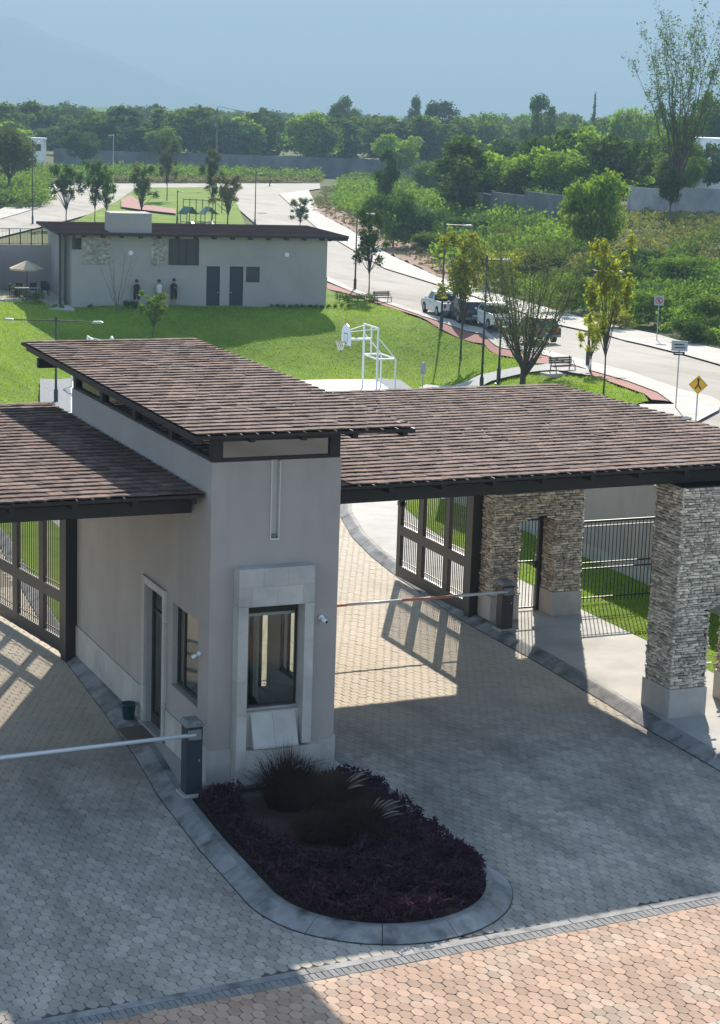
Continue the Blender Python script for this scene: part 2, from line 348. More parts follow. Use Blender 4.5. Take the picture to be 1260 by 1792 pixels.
def pieces(parent, name, variants, mats, vidx, mat, cap=300, world=True, stuffname=None, spread=False):
    """variants: list of (V,F quads/ngons uniform k); mats: (n,4,4); nearest in-frame ones become objects, the rest one stuff mesh"""
    mats = np.asarray(mats, float); n = len(mats); vidx = np.asarray(vidx)
    pw = np.array(wmat(parent)) if parent else np.eye(4)
    P = (mats[:, :3, 3])@pw[:3, :3].T + pw[:3, 3]
    px, py, zz = proj(P)
    inf = (px > 0) & (px < 1260) & (py > 0) & (py < 1790)
    order = np.argsort(np.where(inf, zz, 1e6+zz))
    sel = order[:cap]; sel = sel[inf[sel]]
    rest = np.setdiff1d(np.arange(n), sel)
    mes = []
    for i, (V, F) in enumerate(variants):
        me = npmesh(name, V, F); me.materials.append(MT[mat]); mes.append(me)
    for i in sel:
        o = bpy.data.objects.new(name, mes[vidx[i]]); C.objects.link(o); o.parent = parent
        o.matrix_local = Matrix(mats[i].tolist())
    if len(rest):
        VV = []; FF = []; off = 0
        for k, (V, F) in enumerate(variants):
            ids = rest[vidx[rest] == k]
            if not len(ids): continue
            V = np.asarray(V, float); F = np.asarray(F)
            A = np.einsum('nij,vj->nvi', mats[ids][:, :3, :3], V)+mats[ids][:, None, :3, 3]
            VV.append(A.reshape(-1, 3)); FF.append((F[None]+(np.arange(len(ids))*len(V))[:, None, None]+off).reshape(-1, F.shape[1])); off += len(ids)*len(V)
        o = link(stuffname or name, npmesh(name+'_rest', np.vstack(VV), np.vstack(FF)), mat, parent); o['kind'] = 'stuff'
def drape(name, poly, dz, step, mat, parent=None, kind='structure', fn=None, world=True, edge=None):
    poly = [tuple(p[:2]) for p in poly]
    pts = []
    for i in range(len(poly)):
        a = np.array(poly[i]); b = np.array(poly[(i+1) % len(poly)]); n = max(1, int(np.linalg.norm(b-a)/step))
        for k in range(n): pts.append(tuple(a+(b-a)*k/n))
    ne = len(pts); xs = [p[0] for p in pts]; ys = [p[1] for p in pts]
    gx, gy = np.meshgrid(np.arange(min(xs)+step/2, max(xs), step), np.arange(min(ys)+step/2, max(ys), step))
    gx = gx.ravel()+rng.uniform(-.2, .2, gx.size)*step; gy = gy.ravel()+rng.uniform(-.2, .2, gy.size)*step
    k = inpoly(gx, gy, poly); allp = pts+list(zip(gx[k], gy[k]))
    v, e, f, *_ = delaunay_2d_cdt([Vector(p) for p in allp], [(i, (i+1) % ne) for i in range(ne)], [], 1, 1e-5)
    A = np.array([(p[0], p[1]) for p in v]); z = T(A[:, 0], A[:, 1])+dz
    if fn is not None: z = z+fn(A)
    me = bpy.data.meshes.new(name); me.from_pydata([(a[0], a[1], zz) for a, zz in zip(A, z)], [], [tuple(q) for q in f]); me.update()
    for p in me.polygons: p.use_smooth = True
    if len(me.polygons) and me.polygons[0].normal.z < 0: me.flip_normals()
    o = link(name, me, mat, parent)
    if kind: o['kind'] = kind
    return o
def rotm(rx=0, ry=0, rz=0): return np.array(Matrix.Rotation(rz, 4, 'Z')@Matrix.Rotation(ry, 4, 'Y')@Matrix.Rotation(rx, 4, 'X'))
def PX(pts): return [tuple(G(*p)[:2]) for p in pts]

# ============================================================ THE SETTING: land
def land():
    svals = np.concatenate([np.arange(-40, 60, 5), np.arange(60, 360, 4), np.array([380, 400, 430, 470, 520, 600, 700, 850, 1000, 1300, 1700, 2300, 3200, 4500, 6500, 9000, 11500])])
    tv = np.concatenate([-np.array([4600, 3000, 1800, 1000, 600, 350, 200, 130]), np.arange(-90, 140, 4), np.array([150, 200, 350, 600, 1000, 1800, 3000, 4600])])
    V = []; F = []
    for s_ in svals:
        for t_ in tv:
            x, y = st(s_, t_); V.append((x, y, float(T(x, y))-(1.0 if 70 < s_ < 150 and -45 < t_ < 12 else .22)))
    n = len(tv)
    F = [(i*n+j, i*n+j+1, (i+1)*n+j+1, (i+1)*n+j) for i in range(len(svals)-1) for j in range(n-1)]
    me = npmesh('ground', V, np.array(F)[:, ::-1]); me.polygons.foreach_set('use_smooth', [True]*len(me.polygons))
    tag(link('ground', me, 'earth'), kind='structure')
    if me.polygons[0].normal.z < 0: me.flip_normals()
land()
def mountains(name, s0, depth, prof, seed, tw=2600):
    ts = np.linspace(-tw, tw, 130); ss = np.linspace(0, 1, 22); V = []
    for a in ss:
        for t_ in ts:
            x, y = st(s0+a*depth, t_)
            h = prof(t_)*(.5-.5*math.cos(math.pi*min(1, a*1.5)))*(1+.18*(noise.noise(Vector((t_/260, a*3, seed)))+.5*noise.noise(Vector((t_/90, a*7, seed)))))
            V.append((x, y, -4+h))
    n = len(ts); F = [(i*n+j, (i+1)*n+j, (i+1)*n+j+1, i*n+j+1) for i in range(len(ss)-1) for j in range(n-1)]
    me = npmesh(name, V, F); me.polygons.foreach_set('use_smooth', [True]*len(me.polygons)); tag(link(name, me, 'mount'), kind='structure')
    if me.polygons[0].normal.z < 0: me.flip_normals()
mountains('mountain', 8000, 2500, lambda t: 950+100*math.sin(t/700), 3.1, 4500)
mountains('foothill', 5600, 1200, lambda t: max(0, 250-.34*max(0, t+1150)), 8.2, 4000)

# driveway, kerbs, pavements near the gate -------------------------------------------------
BY0, BSL = -7.33, .062
def bandY(x, l=0): return BY0+BSL*x+l
ISL = [(-.98, -4.75), (-.97, -2.5), (-.85, 0), (-.63, 2), (-.42, 5), (-.25, 8), (-.1, 10), (.3, 14), (1.0, 20), (1.2, 26), (3.4, 26), (3.1, 20), (2.95, 14), (2.9, 9), (2.95, 1), (3.1, -1.4), (3.15, -4.6)]
nose = [(1.085+2.065*math.cos(a), -4.72+2.12*math.sin(a)) for a in np.linspace(0, -math.pi, 25)[1:-1]]
ISL = ISL+nose
def offpoly(poly, d):
    n = len(poly); out = []
    ar = sum(poly[i][0]*poly[(i+1) % n][1]-poly[(i+1) % n][0]*poly[i][1] for i in range(n)); sg = 1 if ar > 0 else -1
    for i in range(n):
        a, b, c = Vector(poly[i-1]), Vector(poly[i]), Vector(poly[(i+1) % n])
        d1 = (b-a).normalized(); d2 = (c-b).normalized()
        n1 = Vector((-d1.y, d1.x))*sg; n2 = Vector((-d2.y, d2.x))*sg; m = (n1+n2)
        m = m/max(.35, m.dot(n1)) if m.length > 1e-4 else n1
        out.append((b.x+m.x*d, b.y+m.y*d))
    return out
RK = [(9.17, -9.5), (9.17, -2), (9.2, .9), (9.29, 2.5), (9.38, 5.6), (9.36, 8.8), (9.5, 11), (9.7, 13.5), (9.98, 15.7), (10.4, 17.9), (11.2, 20.7), (12.2, 23)]
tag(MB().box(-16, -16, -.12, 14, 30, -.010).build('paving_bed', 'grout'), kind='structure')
tag(MB().box(-70, -75, -.12, 80, -11.3, -.03).build('street', 'road'), kind='structure')
dw = empty('driveway', (0, 0, 0)); tag(dw, kind='structure')
PW, PH, PA, PB = .176, .190, .055, .135
def hexpaver(seed):
    q = np.random.default_rng(seed); hx = PW/2-.003
    base = np.array([(hx, -PA+.004), (hx, PA-.004), (.022, PB-.013), (-.022, PB-.013), (-hx, PA-.004), (-hx, -PA+.004), (-.022, -PB+.013), (.022, -PB+.013)])
    base = base+q.uniform(-.004, .004, base.shape); top = base*.955
    V = [(x, y, -.007) for x, y in base]+[(x, y, 0) for x, y in top]
    F = [(8, 9, 12, 13), (9, 10, 11, 12), (8, 13, 14, 15)]+[(i, (i+1) % 8, 8+(i+1) % 8, 8+i) for i in range(8)]
    return np.array(V), np.array(F)
HV = [hexpaver(i) for i in range(6)]
def paver_field(x0, x1, y0, y1, rot=0, org=(0, 0)):
    nx = int((x1-x0)/PW); ny = int((y1-y0)/PH); i, j = np.meshgrid(np.arange(nx), np.arange(ny))
    X = x0+(i+.5*(j % 2))*PW; Y = y0+j*PH; return X.ravel(), Y.ravel()
def put_pavers(parent, X, Y, rot, mat):
    n = len(X); Ms = np.zeros((n, 4, 4)); a = rng.normal(0, .007, n); b = rng.normal(0, .007, n); rz = rot+rng.normal(0, .015, n)
    fl = np.where(rng.random(n) < .5, math.pi, 0); rz = rz+fl
    Ms[:, 0, 0] = np.cos(rz); Ms[:, 0, 1] = -np.sin(rz); Ms[:, 1, 0] = np.sin(rz); Ms[:, 1, 1] = np.cos(rz); Ms[:, 2, 2] = 1; Ms[:, 3, 3] = 1
    Ms[:, 2, 0] = a; Ms[:, 2, 1] = b; Ms[:, 0, 3] = X; Ms[:, 1, 3] = Y; Ms[:, 2, 3] = rng.normal(0, .0018, n)
    pieces(parent, 'paver', HV, Ms, rng.integers(0, len(HV), n), mat)
X, Y = paver_field(-10, 12.3, -9, 26)
RKx = lambda y: np.interp(y, [p[1] for p in RK], [p[0] for p in RK])
ISO = offpoly(ISL, .09)
k = (Y > bandY(X, .30)+.03) & (X < RKx(Y)+.08) & ~inpoly(X, Y, ISO) & ~((X < .3) & (Y > 15))
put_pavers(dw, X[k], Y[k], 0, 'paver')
# band across the road: concrete header, dark soldier course, red paving
bd = empty('red_paving', (0, BY0, 0), math.atan(BSL)); tag(bd, kind='structure')
X, Y = paver_field(-9.5, 10, -3.3, .22); k = Y < -.06; X, Y = X[k], Y[k]
put_pavers(bd, X, Y, 0, 'paver_red')
sb = empty('paver_band', (0, BY0, 0), math.atan(BSL)); tag(sb, kind='structure')
SV = []
for q_ in range(3):
    a, b = .046, .107; V = [(-a, -b, -.014), (a, -b, -.014), (a, b, -.014), (-a, b, -.014), (-a+.005, -b+.005, 0), (a-.005, -b+.005, 0), (a-.005, b-.005, 0), (-a+.005, b-.005, 0)]
    SV.append((np.array(V)+np.array([rng.uniform(-.002, .002) for _ in range(24)]).reshape(8, 3)*[1, 1, 0], np.array([(4, 5, 6, 7), (0, 1, 5, 4), (1, 2, 6, 5), (2, 3, 7, 6), (3, 0, 4, 7)])))
xs_ = np.arange(-9.5, 10, .098); Ms = np.tile(np.eye(4), (len(xs_), 1, 1)); Ms[:, 0, 3] = xs_; Ms[:, 1, 3] = .06; Ms[:, 2, 3] = .006+rng.normal(0, .0015, len(xs_))
pieces(sb, 'paver', SV, Ms, rng.integers(0, 3, len(xs_)), 'soldier')
hs = empty('concrete_header', (0, BY0, 0), math.atan(BSL)); tag(hs, kind='structure')
for i in range(14):
    x0 = -9.5+i*1.42; MB().box(x0, .172, -.02, x0+1.405, .33, .008).build('slab', 'kerb', hs, bevel=.004)
    MB().box(x0, -3.8, -.02, x0+1.405, -3.2, .008).build('slab', 'concrete', hs)
# kerb stones
def kerb(name, line, side, width=.36, h=.16, closed=False, seg=1.15):
    """line = outer foot of the kerb; sloped face then a flat top, cut into stones"""
    root = empty(name, (0, 0, 0)); tag(root, kind='structure')
    pts = [Vector(p) for p in line]+([Vector(line[0])] if closed else [])
    L = [0]
    for a, b in zip(pts, pts[1:]): L.append(L[-1]+(b-a).length)
    def at(d):
        d = min(max(d, 0), L[-1]); i = min(max(np.searchsorted(L, d)-1, 0), len(L)-2); f = (d-L[i])/(L[i+1]-L[i]); p = pts[i].lerp(pts[i+1], f)
        e = .25; i2 = (pts[i+1]-pts[i]).normalized()
        def pp(dd):
            dd = min(max(dd, 0), L[-1]); j = min(max(np.searchsorted(L, dd)-1, 0), len(L)-2); return pts[j].lerp(pts[j+1], (dd-L[j])/(L[j+1]-L[j]))
        tdir = (pp(d+e)-pp(d-e)).normalized(); return p, Vector((-tdir.y, tdir.x))*side
    d = 0; prof = [(0, -.03), (0, .02), (width*.55, h-.02), (width*.68, h), (width, h), (width, -.03)]
    while d < L[-1]-.05:
        e = min(d+seg, L[-1]); m = MB(); steps = 5; rings = []
        for k_ in range(steps+1):
            p, n_ = at(d+.006+(e-d-.012)*k_/steps); rings.append([(p.x+n_.x*a, p.y+n_.y*a, z) for a, z in prof])
        v = [q for r_ in rings for q in r_]; n = len(prof); f = [(i*n+j, (i+1)*n+j, (i+1)*n+(j+1) % n, i*n+(j+1) % n) for i in range(steps) for j in range(n)]
        f += [tuple(range(n)), tuple(range(steps*n, steps*n+n))[::-1]]
        m.add(v, f).build('kerb_stone', 'kerb', root); d = e
    return root
kerb('island_kerb', ISL, 1 if sum(ISL[i][0]*ISL[(i+1) % len(ISL)][1]-ISL[(i+1) % len(ISL)][0]*ISL[i][1] for i in range(len(ISL))) > 0 else -1, .40, .15, True)
kerb('roadside_kerb', RK, -1, .34, .16)
for nm_, ln_ in (('kerb_joint', ISL+[ISL[0]]), ('kerb_joint', RK)):
    tag(MB().tube([(x, y, -.004) for x, y in ln_], .016, 5).build(nm_, 'black', None), kind='structure')
# pavement right of the road and around the booth
pv = MB().prism([(9.50, -9.5), (12.35, -9.5), (12.35, 5), (12.3, 10), (12.35, 15), (12.7, 18), (13.2, 20.5), (14.5, 24), (12.6, 24), (11.5, 20.7), (10.7, 17.9), (10.25, 15.7), (9.98, 13.5), (9.8, 11), (9.68, 8.8), (9.7, 5.6), (9.62, 2.5), (9.53, .9)], -.02, .15)
tag(pv.build('pavement', 'concrete'), kind='structure')
tag(MB().prism(offpoly([(-.93, -.35), (-.85, 0), (-.63, 2), (-.42, 5), (-.25, 8), (-.15, 9.4), (2.95, 9.4), (2.95, 1), (3.02, -.35)], 0.3), -.02, .146).build('island_pavement', 'concrete'), kind='structure')
tag(MB().prism(offpoly([(-.15, 9.4), (.3, 14), (1.0, 20), (1.2, 26), (3.4, 26), (3.1, 20), (2.95, 14), (2.95, 9.4)], .3), -.02, .16).build('verge_lawn', 'lawn'), kind='structure')
BED = [(-.93, -4.75), (-.9, -2.5), (-.84, -.9), (-.80, -.38), (2.98, -.38), (3.05, -1.4), (3.1, -4.6)]+[(1.085+2.04*math.cos(a), -4.72+2.1*math.sin(a)) for a in np.linspace(0, -math.pi, 17)[1:-1]]
tag(MB().prism(offpoly(BED, .42), -.02, .12).build('bed_soil', 'soil'), kind='structure')
# far side of the gate
tag(drape('plaza', [(-16, 26), (12.6, 24), (14.5, 24), (16, 22.5), (26, 22), (34, 32), (31, 40), (20, 44), (-16, 44)], -.05, 2.2, 'walk'))
tag(drape('side_lawn', [(12.35, -12), (15.4, -12), (15.4, 22), (14.6, 23.5), (13.2, 20.5), (12.7, 18), (12.35, 15), (12.3, 10)], .13, .6, 'lawn'))
# park behind
def ripple(a=.16, f=.28):
    def fn(A):
        return np.array([a*noise.noise(Vector((x*f, y*f, 3)))+a*.6*noise.noise(Vector((x*f*2.4, y*f*2.4, 7))) for x, y in A])
    return fn
lawn_pts = [(-120, 760), (-120, 480), (-40, 466), (20, 500), (45, 530), (110, 522), (500, 522), (574, 506), (611, 517), (680, 540), (760, 572), (847, 604), (938, 639), (1058, 668), (1128, 693), (1135, 702), (1110, 712), (1000, 718), (600, 760)]
lawn = drape('lawn', PX(lawn_pts), .03, 1.3, 'lawn', fn=ripple())
rdL = [(573, 486), (611, 505), (740, 550), (760, 555), (847, 578), (938, 613), (1028, 635), (1100, 653), (1200, 688), (1245, 703), (1255, 715)]
rdR = [(1330, 700), (1330, 670), (1258, 640), (1202, 624), (1135, 607), (1064, 589), (980, 571), (850, 527), (773, 502), (673, 471), (588, 421), (560, 405), (511, 362), (488, 340), (560, 330), (560, 321), (110, 321), (99, 343), (65, 365), (0, 384), (-90, 400)]
rdB = [(-90, 440), (10, 412), (120, 385), (180, 368), (232, 334), (262, 328), (405, 328), (411, 360), (444, 389), (520, 445)]
tag(drape('road', PX(rdL+[(1225, 730), (1180, 760), (1330, 790)]+rdR+rdB), 0.0, 3.2, 'road'))
tag(drape('roadside_walk', PX([(572, 494), (611, 511), (740, 556), (760, 562), (847, 588), (938, 622), (1028, 650), (1100, 671), (1150, 690), (1180, 712), (1120, 712), (1090, 730), (1180, 775), (1215, 745), (1258, 722), (1262, 708), (1245, 698)]+rdL[:9][::-1]), .13, 1.6, 'walk'))
tag(drape('running_path', PX([(572, 507), (611, 516), (680, 539), (760, 571), (847, 603), (938, 638), (1058, 667), (1128, 692), (1140, 702), (1165, 704), (1180, 708), (1150, 690), (1100, 671), (1028, 650), (938, 622), (847, 588), (760, 562), (740, 556), (611, 511), (572, 496)]), .08, 1.2, 'redpath'))
tag(drape('far_walk', PX([(1330, 665), (1258, 640), (1202, 624), (1135, 607), (1064, 589), (980, 571), (850, 527), (773, 502), (673, 471), (588, 421), (560, 405), (511, 362), (488, 340), (540, 333), (545, 343), (560, 375), (611, 402), (683, 448), (766, 486), (850, 510), (980, 547), (1080, 573), (1149, 587), (1216, 604), (1260, 613), (1330, 634)]), .1, 2.2, 'walk'))
tag(drape('left_walk', PX([(-90, 400), (0, 384), (65, 365), (99, 343), (111, 323), (82, 320), (50, 347), (0, 367), (-90, 380)]), .08, 2.5, 'walk'))
tag(drape('garden_path', PX([(720, 692), (745, 678), (840, 661), (940, 645), (1000, 647), (1030, 653), (1030, 663), (1000, 658), (945, 655), (860, 672), (780, 695)]), .20, .8, 'greypath'))
tag(drape('court', PX([(540, 672), (655, 671), (690, 695), (700, 730), (100, 730), (100, 672)]), .26, 1, 'court'))
tag(drape('gravel_bed', PX([(70, 671), (124, 670), (124, 730), (70, 730)]), .30, 1, 'gravel'))
tag(drape('gravel_strip', PX([(655, 669), (700, 672), (728, 694), (720, 720), (690, 700)]), .28, 1, 'gravel'))
tag(drape('island_lawn', PX([(205, 352), (240, 329), (400, 328), (412, 350), (430, 395), (415, 415), (200, 412), (140, 400), (130, 388)]), .06, 3, 'lawn', fn=ripple(.1, .2)))
tag(drape('upper_path', PX([(212, 352), (230, 345), (250, 362), (308, 370), (308, 378), (245, 371), (212, 366)]), .35, 1.5, 'redpath'))
tag(drape('bare_bank', PX([(540, 366), (611, 400), (683, 446), (766, 484), (800, 497), (810, 470), (740, 440), (690, 415), (620, 380), (560, 355)]), .05, 2, 'rust', fn=ripple(.3, .4)))

# ============================================================ ROOFS
TILEV = []
for q_ in range(6):
    g_ = np.random.default_rng(40+q_); tw, tl, th = .262, .38, .021
    xs = [-tw/2+.002, -.045, .05, tw/2-.002]; V = []
    for x in xs:
        j = g_.uniform(-.016, .016); V += [(x, -tl/2+j, 0), (x, -tl/2+j, th+g_.uniform(-.003, .004)), (x, tl/2, th*.6)]
    F = []
    for a in range(3): o = a*3; F += [(o, o+3, o+4, o+1), (o+1, o+4, o+5, o+2)]
    TILEV.append((np.array(V), np.array(F)))
def roof(parent, x0, y0, wd, dp, z0, z1, rot=0, thick=.07, mat_tile='tile', exp=.335, cap=300, rafters=True, rz=.12, overh=(.5, .5), rstep=.96):
    """flat-pitched slab with its front left corner at x0,y0 (top at z0 in front, z1 at the back); child roof > tile"""
    slope = math.atan2(z1-z0, dp)
    deck = MB().box(0, 0, -thick, wd, dp, -.012).mesh('roof')
    o = link('roof', deck, 'wood', parent); o.matrix_basis = Matrix.Translation((x0, y0, z0))@Matrix.Rotation(rot, 4, 'Z')@Matrix.Rotation(slope, 4, 'X')
    ny = int(dp/exp)+1; nx = int(wd/.264); sx = wd/nx; Ms = []
    for j in range(ny):
        cy = j*exp+.20-.03
        if cy > dp-.1: cy = dp-.16
        for i in range(nx+(j % 2)):
            cx = (i+.5-.5*(j % 2))*sx; sc = sx/.264
            if j % 2 and (i == 0 or i == nx): sc *= .5; cx += sx*.25*(1 if i == 0 else -1)
            m = np.array(Matrix.Translation((cx, cy, .010+rnd.uniform(-.003, .004)))@Matrix.Rotation(-.048+rnd.gauss(0, .012), 4, 'X')@Matrix.Rotation(rnd.gauss(0, .010), 4, 'Y')@Matrix.Diagonal((sc, 1, 1, 1)))
            Ms.append(m)
    pieces(o, 'tile', TILEV, Ms, rng.integers(0, 6, len(Ms)), mat_tile, cap)
    if rafters:
        n = int(wd/rstep); 
        for i in range(n+1):
            x = .12+i*(wd-.24)/n; B('rafter', 'wood', parent, (x-.045, .14, -thick-rz, x+.045, dp-.14, -thick-.004)).matrix_basis = o.matrix_basis.copy()
    return o

# ============================================================ GUARD BOOTH
bo = empty('guard_booth', (0, 0, 0), 0, 'tall grey plastered guard booth with pale stone window frame and brown tiled roof', 'gatehouse')
W2, DEP, ZT, ZB = 2.33, 8.8, 5.74, .14
th = .2
def wall_x(x0, x1, ops, y0=0., y1=DEP):
    """side wall between x0..x1 running along Y with openings (ya,yb,za,zb)"""
    m = MB(); ys = y0
    for ya, yb, za, zb in sorted(ops):
        m.box(x0, ys, ZB, x1, ya, ZT)
        if za > ZB+.01: m.box(x0, ya, ZB, x1, yb, za)
        m.box(x0, ya, zb, x1, yb, ZT); ys = yb
    m.box(x0, ys, ZB, x1, y1, ZT); return m
ops = [(.56, 1.98, 1.36, 2.87), (2.42, 3.50, .18, 2.86)]
m = wall_x(0, th, ops); m2 = wall_x(W2-th, W2, [(.85, 2.25, 1.36, 2.87), (2.80, 3.88, .18, 2.86)]); m.v
o_ = len(m.v); m.add(m2.v, m2.f)
m.box(th, 0, ZB, .60, th, ZT); m.box(1.62, 0, ZB, W2-th, th, ZT); m.box(.60, 0, ZB, 1.62, th, 1.42); 
# over the window, with the slot for the upright light channel
m.box(.60, 0, 3.30, 1.05, th, ZT); m.box(1.22, 0, 3.30, 1.62, th, ZT); m.box(1.05, 0, 3.30, 1.22, th, 4.40); m.box(1.05, .12, 4.40, 1.22, th, ZT)
m.box(th, DEP-th, ZB, W2-th, DEP, ZT)
m.build('wall', 'stucco', bo)
B('floor', 'floor_in', bo, (th, th, ZB, W2-th, DEP-th, ZB+.03))
B('ceiling', 'interior', bo, (th+.001, th+.001, 3.0, W2-th-.001, DEP-th-.001, 3.05))
B('inner_wall', 'interior', bo, (th, 4.3, ZB, W2-th, 4.4, 3.0))
# light channel
ch = B('light_channel', 'chan', bo, (1.05, -.025, 4.40, 1.068, .115, ZT-.01), (1.202, -.025, 4.40, 1.22, .115, ZT-.01), (1.05, -.025, 4.37, 1.22, .115, 4.40), (1.0685, .10, 4.401, 1.2015, .117, ZT-.01))
B('lamp', 'cabtop', ch, (1.09, .02, 4.402, 1.18, .09, 4.45))
# stone plinth and stone panels
def panel_run(parent, axis, fixed, thick, a0, a1, z0, z1, stepx, rows=1, mat='stone_panel', gap=.006):
    n = max(1, round(abs(a1-a0)/stepx)); 
    for r_ in range(rows):
        za = z0+(z1-z0)*r_/rows; zb = z0+(z1-z0)*(r_+1)/rows-gap
        for i in range(n):
            p = a0+(a1-a0)*i/n+gap/2; q = a0+(a1-a0)*(i+1)/n-gap/2
            j = rnd.uniform(-.003, .003)
            if axis == 'y': bx = (fixed-thick-j, p, za, fixed-.001, q, zb) if thick > 0 else (fixed+.001, p, za, fixed-thick+j, q, zb)
            else: bx = (p, fixed-thick-j, za, q, fixed-.001, zb)
            B('stone_panel', mat, parent, bx, bevel=.003)
panel_run(bo, 'y', 0, .03, 3.68, DEP, ZB, .80, .62)
panel_run(bo, 'y', 0, .03, -.0, 2.26, ZB, .80, .62)
panel_run(bo, 'y', W2, -.03, 4.06, DEP, ZB, .80, .62); panel_run(bo, 'y', W2, -.03, 0, 2.64, ZB, .80, .62)
panel_run(bo, 'x', 0, .03, -.03, .42, ZB, .75, .45); panel_run(bo, 'x', 0, .031, 1.80, W2+.03, ZB, .73, .45)
# stone surround of the front window
su = empty('window_surround', (0, 0, 0)); su.parent = bo
for z0_, z1_ in [(.13, .75), (.75, 1.38), (1.38, 2.0), (2.0, 2.62), (2.62, 3.30)]: B('stone_panel', 'stone_panel', su, (.42, -.28, z0_+.001, .598, -.002, z1_-.001), bevel=.002)
for z0_, z1_ in [(.80, 1.38), (1.38, 2.0), (2.0, 2.62), (2.62, 3.30)]: B('stone_panel', 'stone_panel', su, (1.622, -.28, z0_+.001, 1.79, -.002, z1_-.001), bevel=.002)
for x0_, x1_ in [(.42, .86), (.86, 1.30), (1.30, 1.79)]: B('stone_panel', 'stone_panel', su, (x0_+.001, -.28, 3.628, x1_-.001, -.002, 3.95), bevel=.002)
for x0_, x1_ in [(.42, .66), (.66, 1.12), (1.12, 1.58), (1.58, 1.79)]: B('stone_panel', 'stone_panel', su, (x0_+.001, -.28, 3.304, x1_-.001, -.002, 3.626), bevel=.002)
for x0_, x1_ in [(.60, 1.1), (1.1, 1.62)]: B('stone_panel', 'stone_panel', su, (x0_+.001, -.12, .76, x1_-.001, -.003, 1.39), bevel=.004)
for x0_, x1_ in [(.60, 1.1), (1.1, 1.60), (1.60, 2.0)]: B('stone_panel', 'stone_panel', su, (x0_+.001, -.26, .13, x1_-.001, -.034, .75), bevel=.004)
for x0_, x1_ in [(.72, 1.12), (1.12, 1.54)]: MB().xprism([(-.125, 1.37), (-.125, .79), (-.34, .79), (-.34, .83)], x0_+.002, x1_-.002).build('sloping_sill', 'stone_panel', su)
B('lintel', 'stone_panel', su, (.60, -.28, 3.29, 1.62, -.2, 3.302))
# front window, right and left windows, doors
wn = B('window', 'dark', bo, (.60, .05, 1.42, .63, .10, 3.29), (1.59, .05, 1.42, 1.62, .10, 3.29), (.63, .05, 1.42, 1.59, .10, 1.46), (.63, .05, 3.25, 1.59, .10, 3.29))
B('pane', 'glass', wn, (.63, .07, 1.46, 1.59, .076, 3.25))
for x, sgn in ((0, 1), (W2, -1)):
    xa, xb = sorted((x+sgn*.10, x+sgn*.15)); wy0 = .56 if sgn > 0 else .85; wy1 = 1.98 if sgn > 0 else 2.25; DY = 0 if sgn > 0 else .38
    fr = B('window', 'dark', bo, (xa, wy0, 1.36, xb, wy0+.05, 2.87), (xa, wy1-.05, 1.36, xb, wy1, 2.87), (xa, wy0+.05, 1.36, xb, wy1-.05, 1.42), (xa, wy0+.05, 2.82, xb, wy1-.05, 2.87), (xa, (wy0+wy1)/2-.02+.35, 1.42, xb, (wy0+wy1)/2+.02+.35, 2.82))
    B('pane', 'glass', fr, ((xa+xb)/2, wy0+.05, 1.42, (xa+xb)/2+.005, wy1-.05, 2.82))
    B('sill', 'stucco', fr, (x-.02 if sgn > 0 else x-.1, wy0+.001, 1.33, x+.1 if sgn > 0 else x+.02, wy1-.001, 1.359))
    # door with stone surround
    for ya, yb in ((2.28+DY, 2.42+DY), (3.50+DY, 3.66+DY)):
        for za, zb in ((.15, .9), (.9, 1.65), (1.65, 2.4), (2.4, 3.0)):
            b_ = (x-.06, ya, za+.003, x-.001, yb, zb-.003) if sgn > 0 else (x+.001, ya, za+.003, x+.06, yb, zb-.003)
            B('stone_panel', 'stone_panel', bo, b_, bevel=.003)
    B('stone_panel', 'stone_panel', bo, (x-.06, 2.423, 2.86, x-.001, 3.497, 2.997) if sgn > 0 else (x+.001, 2.803, 2.86, x+.06, 3.877, 2.997), bevel=.003)
    dr = B('door', 'dark', bo, (xa, 2.42+DY, .19, xb, 2.50+DY, 2.86), (xa, 3.42+DY, .19, xb, 3.50+DY, 2.86), (xa, 2.50+DY, .19, xb, 3.42+DY, .40), (xa, 2.50+DY, 2.78, xb, 3.42+DY, 2.86), (xa, 2.50+DY, 2.34, xb, 3.42+DY, 2.40), (xa, 2.94+DY, .40, xb, 2.98+DY, 2.34))
    B('pane', 'glass', dr, ((xa+xb)/2, 2.50+DY, .40, (xa+xb)/2+.005, 3.42+DY, 2.78))
    B('handle', 'galv', dr, ((xa-.04) if sgn > 0 else xb, 2.55+DY, 1.1, xa if sgn > 0 else xb+.04, 2.58+DY, 1.35))
    B('threshold', 'concrete', bo, (x-.10 if sgn > 0 else x, 2.28+DY, .15, x if sgn > 0 else x+.10, 3.66+DY, .19))
B('desk', 'interior', bo, (1.55, .30, ZB, W2-th-.002, 1.7, 1.25)); B('chair', 'furn', bo, (1.2, .9, ZB, 1.5, 1.3, .9))
# clerestory band: posts, rails, glass
cz0, cz1 = ZT+.005, 6.13
cl = MB()
for x in (0.02, W2-.2): cl.box(x, .02, cz0, x+.18, .2, cz1)
cl.box(.2, .03, cz0, W2-.2, .15, cz0+.045); cl.box(.2, .03, cz1-.05, W2-.2, .15, cz1)
for yy in (2.2, 4.4, 6.6, DEP-.22):
    for x in (0.02, W2-.2): cl.box(x, yy, cz0, x+.18, yy+.2, cz1)
for x in (.04, W2-.16): cl.box(x, .2, cz0, x+.12, DEP-.02, cz0+.04); cl.box(x, .2, cz1-.05, x+.12, DEP-.02, cz1)
cl.box(.2, DEP-.15, cz0, W2-.2, DEP-.03, cz0+.045); cl.box(.2, DEP-.15, cz1-.05, W2-.2, DEP-.03, cz1)
cl.build('clerestory_frame', 'wood', bo)
cg = B('clerestory_pane', 'gdark', bo, (.2, .08, cz0+.045, W2-.2, .086, cz1-.05))
